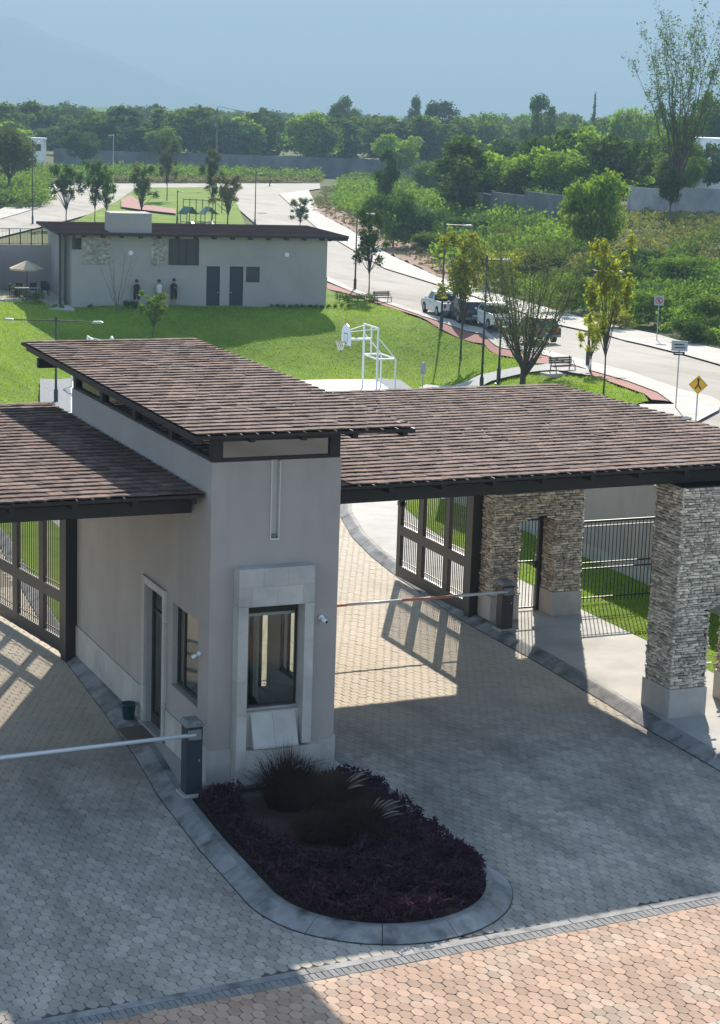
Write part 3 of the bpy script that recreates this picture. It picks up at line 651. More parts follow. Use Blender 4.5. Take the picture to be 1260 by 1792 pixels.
for a, b in ((.2, 2.2), (2.4, 4.4), (4.6, 6.6), (6.8, DEP-.22)):
    B('clerestory_pane', 'gdark', bo, (.09, a, cz0+.04, .096, b, cz1-.05)); B('clerestory_pane', 'gdark', bo, (W2-.096, a, cz0+.04, W2-.09, b, cz1-.05))
B('clerestory_pane', 'gdark', bo, (.2, DEP-.09, cz0+.045, W2-.2, DEP-.084, cz1-.05))
roof(bo, -.48, -.55, 3.92, 11.75, 6.30, 6.42, rstep=.95, rz=.10)
B('roof_beam', 'wood', bo, (.03, DEP+.02, 6.0, .2, 10.6, 6.2), (W2-.2, DEP+.02, 6.0, W2-.03, 10.6, 6.2), (-.4, 10.0, 6.0, .02, 10.15, 6.2))
B('ridge_trim', 'wood', bo, (.06, .06, 6.14, W2-.06, .2, 6.22))
# small camera on the front wall
cc = empty('cctv_camera', (2.02, -.03, 2.95), 0, 'small white dome camera on the front wall right of the booth window', 'camera')
MB().tube([(0, .03, 0), (0, -.03, 0)], .05, 14).build('mount', 'white', cc, smooth=True)
MB().tube([(0, -.03, -.01), (.015, -.06, -.03), (.05, -.13, -.05)], [.025, .04, .036], 14).build('housing', 'white', cc, smooth=True)
MB().tube([(.05, -.131, -.05), (.053, -.137, -.052)], .028, 14).build('lens', 'black', cc)
cc = empty('cctv_camera', (-.03, .42, 2.35), R(-90), 'small white camera on the side wall beside the booth side window', 'camera')
MB().tube([(0, .03, 0), (0, -.03, 0)], .04, 14).build('mount', 'white', cc, smooth=True)
MB().tube([(0, -.03, -.01), (.03, -.09, -.03), (.03, -.14, -.04)], [.022, .036, .03], 14).build('housing', 'white', cc, smooth=True)

# ============================================================ ENTRANCE CANOPIES
RA = R(1.7)
def canopy(name, x0, x1, y0, dp, z, rot, label, xb0, xb1):
    e = empty(name, (x0, y0, 0), rot, label, 'canopy')
    wd = x1-x0
    roof(e, 0, 0, wd, dp, z, z+.02, rz=.13, rstep=.97)
    for yb in (.62, dp-1.0): B('beam', 'wood', e, (xb0-x0, yb, 4.72, xb1-x0, yb+.16, 4.955), bevel=.006)
    for yb in (dp*.36, dp*.66): B('beam', 'wood', e, (xb0-x0+.05, yb, 4.78, xb1-x0-.05, yb+.14, 4.955))
    return e
canopy('entrance_canopy', 2.345, 12.95, .28, 10.35, 5.17, RA, 'wide brown tiled canopy over the exit lane right of the booth', 2.345, 12.4)
canopy('entrance_canopy', -7.5, -.045, .25, 10.2, 5.17, 0, 'brown tiled canopy over the lane left of the booth, half in shadow', -7.2, -.045)

# ============================================================ STONE GATEWAYS
STV = []
for q_ in range(12):
    g_ = np.random.default_rng(90+q_); j = lambda a: g_.uniform(.04, a)
    V = [(-.5, 0, -.5), (.5, 0, -.5), (.5, 0, .5), (-.5, 0, .5)]+[(-.5+j(.16), -1+g_.uniform(0, .35), -.5+j(.2)), (.5-j(.16), -1+g_.uniform(0, .35), -.5+j(.2)), (.5-j(.16), -1+g_.uniform(0, .35), .5-j(.2)), (-.5+j(.16), -1+g_.uniform(0, .35), .5-j(.2))]
    STV.append((np.array(V), np.array([(4, 5, 6, 7), (0, 1, 5, 4), (1, 2, 6, 5), (2, 3, 7, 6), (3, 0, 4, 7)])))
def stone_face(O, U, N, L, z0, z1, skip=None):
    """unit vectors U (along), N (outward); returns placement matrices"""
    out = []; z = z0; U = np.array(U, float); N = np.array(N, float)
    while z < z1-.02:
        h = min(rnd.uniform(.03, .075), z1-z); u = -rnd.uniform(0, .08)
        while u < L:
            l = rnd.choice([.05, .07, .09, .12, .15, .2, .27])*rnd.uniform(.85, 1.2); a = max(u, 0); b = min(u+l, L)
            if b-a > .02 and not (skip and skip((a+b)/2, z+h/2)):
                hh = h*rnd.uniform(.74, .95); d = rnd.uniform(.02, .075); m = np.eye(4)
                tl = rnd.gauss(0, .05); cs, sn = math.cos(tl), math.sin(tl)
                W_ = np.array([0, 0, 1.])
                m[:3, 0] = (U*cs+W_*sn)*(b-a-rnd.uniform(.006, .016)); m[:3, 1] = -N*d; m[:3, 2] = (-U*sn+W_*cs)*hh; m[:3, 3] = np.array(O)+U*(a+b)/2+W_*(z+h/2)
                out.append(m)
            u += l
        z += h
    return out
def gateway(x0, x1, ox0, ox1, y0, y1, z1, zpl, label, open_h):
    e = empty('stone_gateway', (x0, y0, 0), 0, label, 'gateway')
    w_ = x1-x0; d = y1-y0; a = ox0-x0; b = ox1-x0; zs = open_h; i_ = .035
    def arch(u): c = (a+b)/2; return zs+.14*max(0, 1-((u-c)/((b-a)/2))**2)
    core = MB(); core.box(i_, i_, .14, a-i_, d-i_, z1); core.box(b+i_, i_, .14, w_-i_, d-i_, z1)
    n = 8; poly = [(a-i_, z1), (a-i_, zs)]+[(a+(b-a)*k_/n, arch(a+(b-a)*k_/n)+.03) for k_ in range(n+1)]+[(b+i_, zs), (b+i_, z1)]
    core.yprism(poly, i_, d-i_)
    core.build('core', 'mortar', e)
    sk = lambda u, z: (a < u < b) and z < arch(u)+.02
    zp = zpl
    ms = stone_face((0, i_, 0), (1, 0, 0), (0, -1, 0), w_, zp, z1, sk)
    ms += stone_face((i_, d, 0), (0, -1, 0), (-1, 0, 0), d, zp, z1)
    ms += stone_face((b+i_, d, 0), (0, -1, 0), (-1, 0, 0), d, zp, zs)
    ms += stone_face((a-i_, 0, 0), (0, 1, 0), (1, 0, 0), d, zp, zs)
    ms += stone_face((w_-i_, 0, 0), (0, 1, 0), (1, 0, 0), d, zp, z1)
    ms += stone_face((w_, d-i_, 0), (-1, 0, 0), (0, 1, 0), w_, zp, z1, lambda u, z: sk(w_-u, z))
    pieces(e, 'stone', STV, ms, rng.integers(0, 12, len(ms)), 'lstone', 300)
    for p, q in ((0, a), (b, w_)): B('plinth', 'stone_panel', e, (p-.03, -.03, .14, q+.03, d+.03, zp), bevel=.006)
    return e
gateway(9.73, 12.25, 10.52, 11.42, .72, 1.68, 4.71, .72, 'near pillared gateway of stacked ledge stone with pale plinths at the right edge', 2.25)
gateway(9.72, 12.06, 10.40, 11.34, 8.30, 9.18, 4.75, .72, 'far gateway of stacked brown ledge stone with a pedestrian arch', 2.38)
B('coping', 'wood', bpy.data.objects['stone_gateway'], (-.01, .02, 4.712, 2.54, .93, 4.718))

# ============================================================ METAL GATES
def metal_gate(loc, rz, label):
    """leaf from the hinge at y=0 to y=4.2"""
    e = empty('metal_gate', loc, rz, label, 'gate', 'swing gates of the entrance')
    f = MB(); ys = [(.22, .40), (1.28, 1.50), (2.72, 2.96), (4.0, 4.2)]
    for a, b in ys: f.box(-.04, a, .08, .04, b, 3.55)
    for (a, b), (c, d) in zip(ys, ys[1:]):
        for za, zb in ((.08, .38), (1.16, 1.42), (3.37, 3.55)): f.box(-.038, b, za, .038, c, zb)
    f.build('frame', 'dark', e)
    for (a, b), (c, d) in zip(ys, ys[1:]):
        n = int((c-b)/.105)
        for i in range(n):
            y = b+(i+1)*(c-b)/(n+1)
            B('bar', 'dark', e, (-.009, y-.009, .38, .009, y+.009, 1.16)); B('bar', 'dark', e, (-.009, y-.009, 1.42, .009, y+.009, 3.37))
        B('cross_bar', 'dark', e, (-.012, b, .50, .012, c, .52)); B('cross_bar', 'dark', e, (-.012, b, 1.52, .012, c, 1.54))
    B('hinge', 'galv', e, (-.03, .17, .5, .03, .22, .9), (-.03, .17, 2.6, .03, .22, 3.2))
    B('latch', 'dark', e, (-.08, 4.0, 1.9, .08, 4.16, 2.0))
    B('gate_post', 'dark', e, (-.13, -.10, .0, .13, .16, 4.70))
    return e
metal_gate((9.60, 9.0, .02), 0, 'dark steel gate leaf standing open beside the far stone gateway')
metal_gate((-.14, 8.45, .02), R(9), 'dark steel gate leaf standing open left of the booth')
# pedestrian gate inside the far arch
e = empty('pedestrian_gate', (10.40, 8.95, .15), 0, 'narrow barred pedestrian gate inside the far stone arch', 'gate')
B('frame', 'dark', e, (.0, -.02, .05, .04, .02, 2.2), (.83, -.05, .0, .93, .05, 2.26), (.04, -.018, .05, .83, .018, .09), (.04, -.018, 2.16, .83, .018, 2.2), (.04, -.018, 1.16, .83, .018, 1.20))
for i in range(8): B('bar', 'dark', e, (.04+.088*(i+1)-.007, -.007, .09, .04+.088*(i+1)+.007, .007, 2.16))
B('lock', 'dark', e, (.76, -.051, 1.02, .829, .051, 1.155))
# barred fence
e = empty('bar_fence', (12.1, 9.15, 0), 0, 'dark barred fence on the side lawn between the far stone gateway and the pale wall', 'fence')
B('rail', 'dark', e, (0, -.02, 2.12, 3.12, .02, 2.17)); B('rail', 'dark', e, (0, -.014, 2.02, 3.12, .014, 2.04)); B('rail', 'dark', e, (0, -.014, 1.12, 3.12, .014, 1.15)); B('rail', 'dark', e, (0, -.014, .98, 3.12, .014, 1.01)); B('rail', 'dark', e, (0, -.014, .26, 3.12, .014, .29))
for i in range(30): B('bar', 'dark', e, (.05+i*.103-.008, -.008, .16, .05+i*.103+.008, .008, 2.12))
B('fence_post', 'dark', e, (3.07, -.03, .1, 3.13, .03, 2.2))
# perimeter wall at the right
e = empty('boundary_wall', (15.26, -12, 0), 0, 'plain pale plastered wall behind the barred fence', 'wall')
B('wall', 'stucco', e, (0, 0, .05, .2, 34.4, 2.62)); B('coping', 'stucco', e, (-.03, -.03, 2.622, .23, 34.43, 2.68)); B('plinth', 'stone_panel', e, (-.02, 0, .05, -.001, 34.4, .5))

# ============================================================ BARRIERS
def barrier(loc, rz, L, cab, label, red, h=1.28):
    e = empty('barrier', loc, rz, label, 'barrier')
    B('base_pad', 'concrete', e, (-.2, -.2, -.02, .2, .2, .03))
    B('cabinet', cab, e, (-.145, -.14, .03, .145, .14, h-.09), bevel=.015)
    m = MB(); m.yprism([(-.17, h-.09), (.17, h-.09), (.17, h-.04), (.12, h+.01), (-.12, h+.01), (-.17, h-.04)], -.17, .17); m.build('hood', 'cabtop', e, bevel=.01)
    B('door_panel', cab, e, (-.11, -.146, .12, .11, -.1401, h-.25)); B('lock', 'galv', e, (.07, -.15, .6, .09, -.1461, .64))
    B('boom_clamp', 'cabtop', e, (-.13, -.20, h-.30, .10, -.1405, h-.13), bevel=.01)
    sg = -1
    if red:
        n = 5; seg = L/n
        for i in range(n): MB().tube([(sg*(.05+i*seg), -.175, h-.215), (sg*(.05+(i+1)*seg-.002), -.175, h-.215-.0*i)], .032, 10).build('boom', 'boomred' if i % 2 else 'boom', e, smooth=True)
    else:
        MB().tube([(0, -.175, h-.215), (-L, -.175, h-.26)], .036, 12).build('boom', 'boom', e, smooth=True)
        B('boom_strip', 'black', e, (-L+.1, -.1395, h-.262, -.2, -.1385, h-.235))
    return e
barrier((-.40, -.36, .15), R(1), 5.6, 'cabinet', 'dark blue-green barrier box with a long white boom beside the booth corner', False, 1.30)
barrier((9.72, 7.62, .15), R(1), 6.6, 'dark', 'black barrier box with a red and white boom in front of the far stone gateway', True, 1.12)
# bucket and mat
e = empty('bucket', (-.23, 3.86, .15), 0, 'dark teal bucket standing against the booth wall left of the side door', 'bucket')
MB().lathe([(.0, .0), (.105, .0), (.14, .29), (.155, .29), (.155, .31), (.135, .31), (.1, .02), (0, .02)], 20).build('pail', 'bucket', e, smooth=True)
MB().tube([(-.14*math.cos(a), 0.02, .29-.11*math.sin(a)) for a in np.linspace(0, math.pi, 9)], .005, 6).build('handle', 'galv', e)
tag(B('door_mat', 'mat', None, (-.62, 2.45, .152, -.12, 3.35, .165)), 'worn brown mat on the pavement below the booth side door', 'mat')

# ============================================================ CLUBHOUSE
p0 = G(125, 536); p1 = G(570, 538); ang = math.atan2(p1[1]-p0[1], p1[0]-p0[0]); LEN = float(np.hypot(p1[0]-p0[0], p1[1]-p0[1])); KP = LEN/445
CZ = min(p0[2], p1[2])-.05
cb = empty('clubhouse', (p0[0], p0[1], CZ), ang, 'long low grey plastered clubhouse with a flat brown tiled roof behind the lawn', 'clubhouse')
U = lambda px: (px-125)*KP
Vz = lambda py: (538-py)*KP
HW = Vz(416)
def facade(m, x0, x1, z0, z1, ops, y0=0, y1=.25):
    xs = sorted(set([x0, x1]+[a for o in ops for a in o[:2]])); 
    for a, b in zip(xs, xs[1:]):
        zc = z0
        for o in sorted([o for o in ops if o[0] <= a+1e-6 and o[1] >= b-1e-6], key=lambda o: o[2]):
            if o[2] > zc: m.box(a, y0, zc, b, y1, o[2])
            zc = o[3]
        if zc < z1: m.box(a, y0, zc, b, y1, z1)
m = MB()
D1 = (U(356.5), U(380), .12, Vz(467)); D2 = (U(397), U(421), .12, Vz(467)); WN = (U(426), U(450), Vz(494), Vz(467)); WB = (U(290), U(343), Vz(466), Vz(421)); LO = (U(125), U(142), Vz(441), Vz(421))
facade(m, 0, LEN, 0, HW, [D1, D2, WN, WB, LO])
m.box(LEN-.25, .25, 0, LEN, 14, HW); m.box(4, 13.75, 0, LEN-.25, 14, HW); m.box(0, .25, 0, .25, 1.2, HW); m.box(0, 6, 0, .25, 14, HW)
m.build('wall', 'stucco_club', cb)
B('plinth', 'concrete', cb, (-.03, -.04, 0, LEN+.03, -.001, .14))
B('parapet_block', 'stucco_club', cb, (U(190), -.12, Vz(470)*0+HW-.35, U(260), 2.6, Vz(379)))
for d, hx in ((D1, .85), (D2, .1)):
    o = B('door', 'cabinet', cb, (d[0], .1, d[2], d[1], .16, d[3])); B('handle', 'galv', o, (d[0]+(d[1]-d[0])*hx, .04, 1.1, d[0]+(d[1]-d[0])*hx+.08, .1, 1.16)); B('frame', 'clothd', o, (d[0], .06, d[2], d[0]+.05, .0999, d[3]), (d[1]-.05, .06, d[2], d[1], .0999, d[3]), (d[0]+.05, .06, d[3]-.06, d[1]-.05, .0999, d[3]))
o = B('window', 'dark', cb, (WN[0], .06, WN[2], WN[0]+.06, .12, WN[3]), (WN[1]-.06, .06, WN[2], WN[1], .12, WN[3]), (WN[0]+.06, .06, WN[2], WN[1]-.06, .12, WN[2]+.06), (WN[0]+.06, .06, WN[3]-.06, WN[1]-.06, .12, WN[3])); B('pane', 'winglass', o, (WN[0]+.06, .09, WN[2]+.06, WN[1]-.06, .1, WN[3]-.06))
o = B('window', 'dark', cb, *[(WB[0]+(WB[1]-WB[0])*f-.06, .1, WB[2], WB[0]+(WB[1]-WB[0])*f+.06, .18, WB[3]) for f in (.04, .38, .62, .96)]); B('pane', 'winglass', o, (WB[0], .2, WB[2], WB[1], .21, WB[3]))
B('ledge', 'concrete', cb, (WB[0]-.05, -.05, WB[2]-.08, WB[1]+.05, .1, WB[2]))
for a, b in ((259, 289.5), (143, 189.5)):
    ms = []
    z = Vz(466)
    while z < Vz(421)-.05:
        x = U(a)
        while x < U(b)-.06:
            l = min(rnd.uniform(.12, .34), U(b)-x); h = rnd.uniform(.1, .16); mt = np.eye(4); mt[0, 0] = l-.02; mt[1, 1] = .09; mt[2, 2] = h; mt[:3, 3] = (x+l/2, 0, z+.07); mt[:3, :3] = mt[:3, :3]@rotm(0, rnd.gauss(0, .5), 0)[:3, :3]; ms.append(mt); x += l
        z += .14
    pieces(cb, 'wall_stone', STV, ms, rng.integers(0, 12, len(ms)), 'clubstone', 0 if a == 143 else 60)
for px_ in (497.5, 225):
    MB().tube([(U(px_), -.002, Vz(445.5)), (U(px_), -.1, Vz(445.5))], .17, 18).build('wall_light', 'white', cb, smooth=False)
for px_ in (108, 117, 129): B('post', 'dark', cb, (U(px_)-.09, -.02 if px_ > 125 else .6, 0 if px_ < 125 else Vz(441), U(px_)+.09, .16 if px_ > 125 else .8, HW))
for k_ in range(3): B('column', 'stucco_club', cb, (-.05, 1.2+k_*1.7, 0, .3, 1.6+k_*1.7, HW), (-.08, 1.2+k_*1.7, 0, -.051, 1.3+k_*1.7, HW))
B('inner_wall', 'stucco_club', cb, (.26, 5.6, 0, 6, 5.8, HW))
rx0, rx1, rdp = U(99), U(603), 12.2
rf = B('roof', 'wood', cb, (rx0, -.85, HW, rx1, rdp, HW+.16))
rm = MB()
for j in range(int((rdp+.85)/.42)): y = -.87+j*.42; rm.add([(rx0-.02, y, HW+.17), (rx1+.02, y, HW+.17), (rx1+.02, y, HW+.215), (rx0-.02, y, HW+.215), (rx1+.02, y+.44, HW+.175), (rx0-.02, y+.44, HW+.175)], [(0, 1, 2, 3), (3, 2, 4, 5)])
pp_ = rm.build('tile_row', 'tile', rf); pp_['kind'] = 'stuff'
for i in range(16):
    x = rx0+.6+i*(rx1-rx0-1.2)/15; B('rafter', 'wood', cb, (x-.1, -.8, HW-.17, x+.1, -.001, HW-.002))
B('beam', 'wood', cb, (rx1-1.3, 0, HW-.25, rx1-1.2+.1, rdp-.5, HW-.002), (LEN+.02, -.8, HW-.16, rx1-.05, -.6, HW-.002))
# terrace left of the clubhouse
tr = empty('terrace', (p0[0], p0[1], CZ), ang); tag(tr, kind='structure')
B('terrace_floor', 'walk', tr, (-4.9, .3, -.3, -.09, 12, .12)); B('terrace_floor', 'walk', tr, (-1.9, -2.2, -.6, -.06, .29, .11))
tw = empty('terrace_wall', (p0[0], p0[1], CZ), ang, 'tall pale retaining wall around the umbrella terrace', 'wall')
B('wall', 'stucco_club', tw, (-5.1, 3.5, -.6, -4.85, 13.4, 3.3), (-4.85, 12.2, -.3, .0, 12.45, 3.6)); B('pillar', 'stucco_club', tw, (-5.2, 3.2, -.6, -4.8, 3.49, 3.4))
tf = empty('terrace_fence', (p0[0], p0[1], CZ+3.3), ang, 'dark railing on top of the terrace wall behind the clubhouse roof', 'fence')
for i in range(14): B('post', 'dark', tf, (-4.9+i*.85, 12.3, 0, -4.82+i*.85, 12.38, 1.55))
for z in (1.5, .35): B('rail', 'dark', tf, (-4.9, 12.32, z, 6.3, 12.36, z+.05))
for i in range(7): B('post', 'dark', tf, (-5.0, 3.6+i*1.4, 0.002, -4.93, 3.67+i*1.4, 1.5))
B('rail', 'dark', tf, (-4.98, 3.6, 1.45, -4.94, 12.3, 1.5))
for i in range(80): x = -4.8+i*.138; B('bar', 'dark', tf, (x, 12.335, .4, x+.015, 12.345, 1.5)) if i % 2 == 0 else None
def loc_w(x, y, z=0): c, s_ = math.cos(ang), math.sin(ang); return (p0[0]+x*c-y*s_, p0[1]+x*s_+y*c, CZ+z)
um = empty('patio_umbrella', loc_w(-2.5, 6.2, .12), .3, 'beige patio umbrella open over the terrace table', 'umbrella')
mm = MB(); n = 8; ring = [(1.35*math.cos(2*math.pi*i/n), 1.35*math.sin(2*math.pi*i/n), 2.15) for i in range(n)]; mm.add(ring+[(0, 0, 2.75)]+[(x, y, z-.12) for x, y, z in ring], [(i, (i+1) % n, n) for i in range(n)]+[((i+1) % n, i, n+1+i, n+1+(i+1) % n) for i in range(n)])
mm.build('canopy', 'canvas', um); MB().tube([(0, 0, 0), (0, 0, 2.8)], .03, 8).build('pole', 'dark', um); MB().lathe([(0, .0), (.28, 0), (.28, .08), (.05, .12)], 12).build('base', 'dark', um)
for i in range(8): MB().tube([(0, 0, 2.6), (ring[i][0]*.98, ring[i][1]*.98, 2.14)], .012, 5).build('rib', 'dark', um)
tb = empty('patio_table', loc_w(-2.5, 5.7, .12), .1, 'dark table on the terrace below the beige umbrella', 'table'); B('tabletop', 'signback', tb, (-.9, -.4, .70, .9, .4, .74))
for x in (-.8, .74):
    for y in (-.34, .3): B('leg', 'dark', tb, (x, y, 0, x+.06, y+.05, .7))
pc = None
for i, (x, y, rz, lb) in enumerate([(-3.5, 6.5, 1.2, 'dark patio chair left of the umbrella pole'), (-2.9, 7.4, .2, 'dark patio chair behind the terrace table, left one'), (-1.9, 7.4, -.1, 'dark patio chair behind the terrace table, right one'), (-1.0, 7.2, -.3, 'dark patio chair near the clubhouse columns'), (-.9, 8.6, 0, 'dark patio chair at the foot of the terrace back wall')]):
    if pc is None:
        pc = empty('patio_chair', loc_w(x, y, .12), rz+ang, lb, 'chair', 'dark chairs on the clubhouse terrace')
        B('seat', 'furn', pc, (-.26, -.26, .42, .26, .26, .47)); B('backrest', 'furn', pc, (-.26, .22, .472, .26, .27, .95))
        for a in (-.26, .22):
            for b in (-.26, .21): B('leg', 'furn', pc, (a, b, 0, a+.04, b+.04, .419))
        for a in (-.29, .25): B('armrest', 'furn', pc, (a, -.24, .65, a+.04, .219, .69))
    else:
        c_ = copy_tree(pc); c_.location = loc_w(x, y, .12); c_.rotation_euler.z = rz+ang; c_['label'] = lb
# people standing in front of the clubhouse wall
def person(px_, top, bot, shirt, legs, label, arm, lean=0):
    g = G(px_, bot); d = CAM[:2]-g[:2]; rz = math.atan2(d[1], d[0])+math.pi/2+lean; H = (bot-top)*np.linalg.norm(g-CAM)/FPX; k_ = H/1.75
    e = empty('person', tuple(g), rz, label, 'person')
    J = [(0, 0, .95), (0, 0, 1.2), (0, 0, 1.43), (0, -.01, 1.52), (0, -.02, 1.64), (.1, 0, .88), (.12, -.03, .48), (.12, 0, .06), (.13, -.14, .03), (-.1, 0, .88), (-.12, .02, .48), (-.13, 0.04, .06), (-.14, -.1, .03), (.19, 0, 1.40), (.25, 0, 1.14)]
    Ed = [(0, 1), (1, 2), (2, 3), (3, 4), (0, 5), (5, 6), (6, 7), (7, 8), (0, 9), (9, 10), (10, 11), (11, 12), (2, 13), (13, 14)]
    J += [arm, (-.19, 0, 1.40), (-.26, .0, 1.14), (-.24, -.12, .92)]; Ed += [(14, 15), (2, 16), (16, 17), (17, 18)]
    rd = [.13, .13, .11, .05, .095, .09, .06, .04, .035, .09, .06, .04, .035, .05, .038, .03, .05, .038, .03]
    me = bpy.data.meshes.new('body'); me.from_pydata([(x*k_, y*k_, z*k_) for x, y, z in J], Ed, [])
    o = link('body', me, 'skin', e); sk = o.modifiers.new('skin', 'SKIN'); o.modifiers.new('sub', 'SUBSURF').levels = 1; o.modifiers['sub'].render_levels = 2
    for v, r_ in zip(me.skin_vertices[0].data, rd): v.radius = (r_*k_, r_*k_*.85)
    me.skin_vertices[0].data[0].use_root = True
    MB().lathe([(.17*k_, .86*k_), (.185*k_, 1.0*k_), (.19*k_, 1.2*k_), (.21*k_, 1.36*k_), (.1*k_, 1.47*k_)], 12).build('shirt', shirt, e, smooth=True)
    for x in (.105, -.11): MB().tube([(x*k_, 0, .92*k_), (x*1.1*k_, -.01*k_, .5*k_)], [.105*k_, .085*k_], 10).build('trouser_leg', legs, e, smooth=True)
    MB().lathe([(.02*k_, 1.77*k_), (.09*k_, 1.74*k_), (.115*k_, 1.66*k_), (.10*k_, 1.60*k_)], 12).build('hair', 'clothd', e, smooth=True)
    return e
person(239, 490, 538, 'clothd', 'clothd', 'person in dark clothes by the clubhouse wall, leftmost of the three', (.15, -.25, 1.18))
person(278, 490, 538, 'clothw', 'clothd', 'person in a pale top standing between two others by the clubhouse wall', (.22, -.2, 1.0), .4)
person(304, 488, 538, 'clothd', 'clothd', 'person all in black by the clubhouse wall, right of the other two', (.12, -.28, 1.25), -.3)

# ============================================================ STREET FURNITURE
def lamp(px, pb, pt, arms, label, hgt=None, dir_=None, mat='pole', group=None):
    g = G(px, pb); s_ = (g[:2]-CAM[:2])@Fh
    if hgt is None:
        d = ray(px, pt); hgt = (CAM+d*(s_/(d[:2]@Fh)))[2]-g[2]
    e = empty('street_lamp', tuple(g), dir_ if dir_ is not None else math.atan2(Rh[1], Rh[0]), label, 'street lamp', group)
    MB().lathe([(.12, 0), (.12, .9), (.075, 1.0), (.075, 1.02)], 12).build('base', mat, e, smooth=False); MB().tube([(0, 0, .9), (0, 0, hgt*.5), (0, 0, hgt)], [.075, .06, .048], 10).build('pole', mat, e, smooth=True)
    B('base_plate', mat, e, (-.2, -.2, 0, .2, .2, .04))
    MB().lathe([(.07, hgt-.2), (.075, hgt), (.03, hgt+.1), (0, hgt+.11)], 10).build('cap', mat, e, smooth=True)
    for a in arms:
        MB().tube([(0, 0, hgt-.12), (a, 0, hgt-.1-.02*abs(a))], .035, 8).build('arm', mat, e)
        sg = 1 if a > 0 else -1; q = hgt-.1-.02*abs(a)
        m = MB(); m.yprism([(a-.08*sg, q-.05), (a+.5*sg, q-.05), (a+.56*sg, q), (a+.42*sg, q+.07), (a+.02*sg, q+.05)], -.13, .13); m.build('lamp_head', 'led', e, bevel=.02)
    return e
gl = 'street lamps along the road'
lamp(842, 688, 450, [.85], 'dark street lamp with a pale head above the canopy roof, nearest the lone bench', group=gl)
lamp(772, 575, 390, [1.4], 'dark street lamp beside the first parked pickup', group=gl)
lamp(621, 508, 371, [1.0], 'dark street lamp right of the clubhouse end wall', group=gl)
lamp(1028, 642, 470, [1.2], 'dark street lamp whose top is lost in the yellowish tree', group=gl)
lamp(98, 712, 557, [-2.3, 2.0], 'dark twin-armed lamp rising behind the booth roof over the left lawn')
lamp(57, 392, 246, [.3], 'thin dark street lamp at the left edge beyond the terrace', group=gl)
lamp(446, 398, 302, [.2], 'thin dark street lamp above the clubhouse roof by the far road', group=gl)
lamp(310, 392, 334, [.15], 'short park lamp beside the playground roofs', group=gl)
lamp(472, 326, 262, [.5], 'distant lamp where the roads meet by the grey wall', group=gl)
lamp(198, 330, 236, [-.4], 'pale lamp standing before the far trees at the left', mat='led')
lamp(872, 672, 560, [], 'short dark post left of the bare-stemmed park tree', mat='pole', group=None)
# power pole and wires
g = G(378, 330); e = empty('utility_pole', tuple(g), 0, 'tall pale utility pole above the far grey wall', 'utility pole')
MB().tube([(0, 0, 0), (0, 0, 14.5)], [.2, .13], 8).build('pole', 'barkl', e); B('crossarm', 'barkl', e, (-1.1, -.06, 13.4, 1.1, .06, 13.55))
for i in range(3): MB().tube([(-.9+i*.9, 0, 13.56), (-.9+i*.9, 0, 13.8)], .06, 6).build('insulator', 'led', e)
q1 = place(1010, 247, 330)[0]; q1 = (q1[0], q1[1], CAM[2]-4.6); a = Vector((g[0], g[1], g[2]+13.8)); b = Vector(q1)
for i in range(2):
    pts = [a.lerp(b, t_)+Vector((0, 0, -6*t_*(1-t_)+i*.9)) for t_ in np.linspace(0, 1, 14)]
    tag(MB().tube(pts, .035, 5).build('power_line', 'wire', None), ('upper' if i else 'lower')+' sagging power line crossing the far trees', 'wire')
# basketball goals
def goal(loc, rz, label, sc_=1.2):
    e = empty('basketball_goal', loc, rz, label, 'basketball goal'); e.scale = (sc_,)*3   # +x towards the court
    t_ = lambda a, b, n, r_=.045: MB().tube([a, b], r_, 8).build(n, 'white', e)
    for y in (-1.0, 1.0):
        t_((0, y, 0), (0, y, 3.35), 'leg', .055); t_((-.95, y, 0), (-.95, y, 1.85), 'leg'); t_((0, y, 1.85), (-.95, y, 1.85), 'rail'); t_((0, y, 2.9), (-.95, y, 1.85), 'brace', .03)
    t_((0, -1, 3.35), (0, 1, 3.35), 'top_bar'); t_((0, -1, 1.85), (0, 1, 1.85), 'rail'); t_((-.95, -1, 1.85), (-.95, 1, 1.85), 'rail')
    t_((-.02, 0, 1.85), (-.02, 0, 3.35), 'upright'); t_((-.02, 0, 2.72), (1.25, 0, 2.72), 'arm', .06); t_((0, -.9, 3.3), (1.2, -.2, 3.1), 'stay', .02); t_((0, .9, 3.3), (1.2, .2, 3.1), 'stay', .02)
    out = [(-.62, 2.45), (.62, 2.45), (.68, 2.75), (.62, 3.1), (.36, 3.38), (0, 3.46), (-.36, 3.38), (-.62, 3.1), (-.68, 2.75)]
    bb = MB().xprism(out, 1.25, 1.30).build('backboard', 'white', e)
    B('mark', 'black', bb, (1.301, -.28, 2.98, 1.304, .28, 3.02), (1.301, -.28, 2.62, 1.304, -.24, 2.98), (1.301, .24, 2.62, 1.304, .28, 2.98), (1.301, -.16, 2.5, 1.304, .16, 2.56))
    B('mark', 'black', bb, (1.246, -.18, 2.98, 1.249, .18, 3.02), (1.246, -.16, 2.52, 1.249, .16, 2.6))
    MB().tube([(1.56+.23*math.cos(a), .23*math.sin(a), 2.6) for a in np.linspace(0, 2*math.pi, 17)], .014, 6).build('rim', 'boomred', bb)
    nm = MB()
    for i in range(10):
        a = 2*math.pi*i/10; b_ = a+2*math.pi/10*1.5
        nm.tube([(1.56+.23*math.cos(a), .23*math.sin(a), 2.6), (1.56+.13*math.cos(b_), .13*math.sin(b_), 2.2)], .008, 4); nm.tube([(1.56+.23*math.cos(a), .23*math.sin(a), 2.6), (1.56+.13*math.cos(2*a-b_), .13*math.sin(2*a-b_), 2.2)], .008, 4)
    nm.build('net', 'white', bb)
    return e
g = G(646, 690); goal(tuple(g), math.atan2(-Rh[1], -Rh[0])+R(20), 'white basketball goal beside the concrete court, its board facing left')
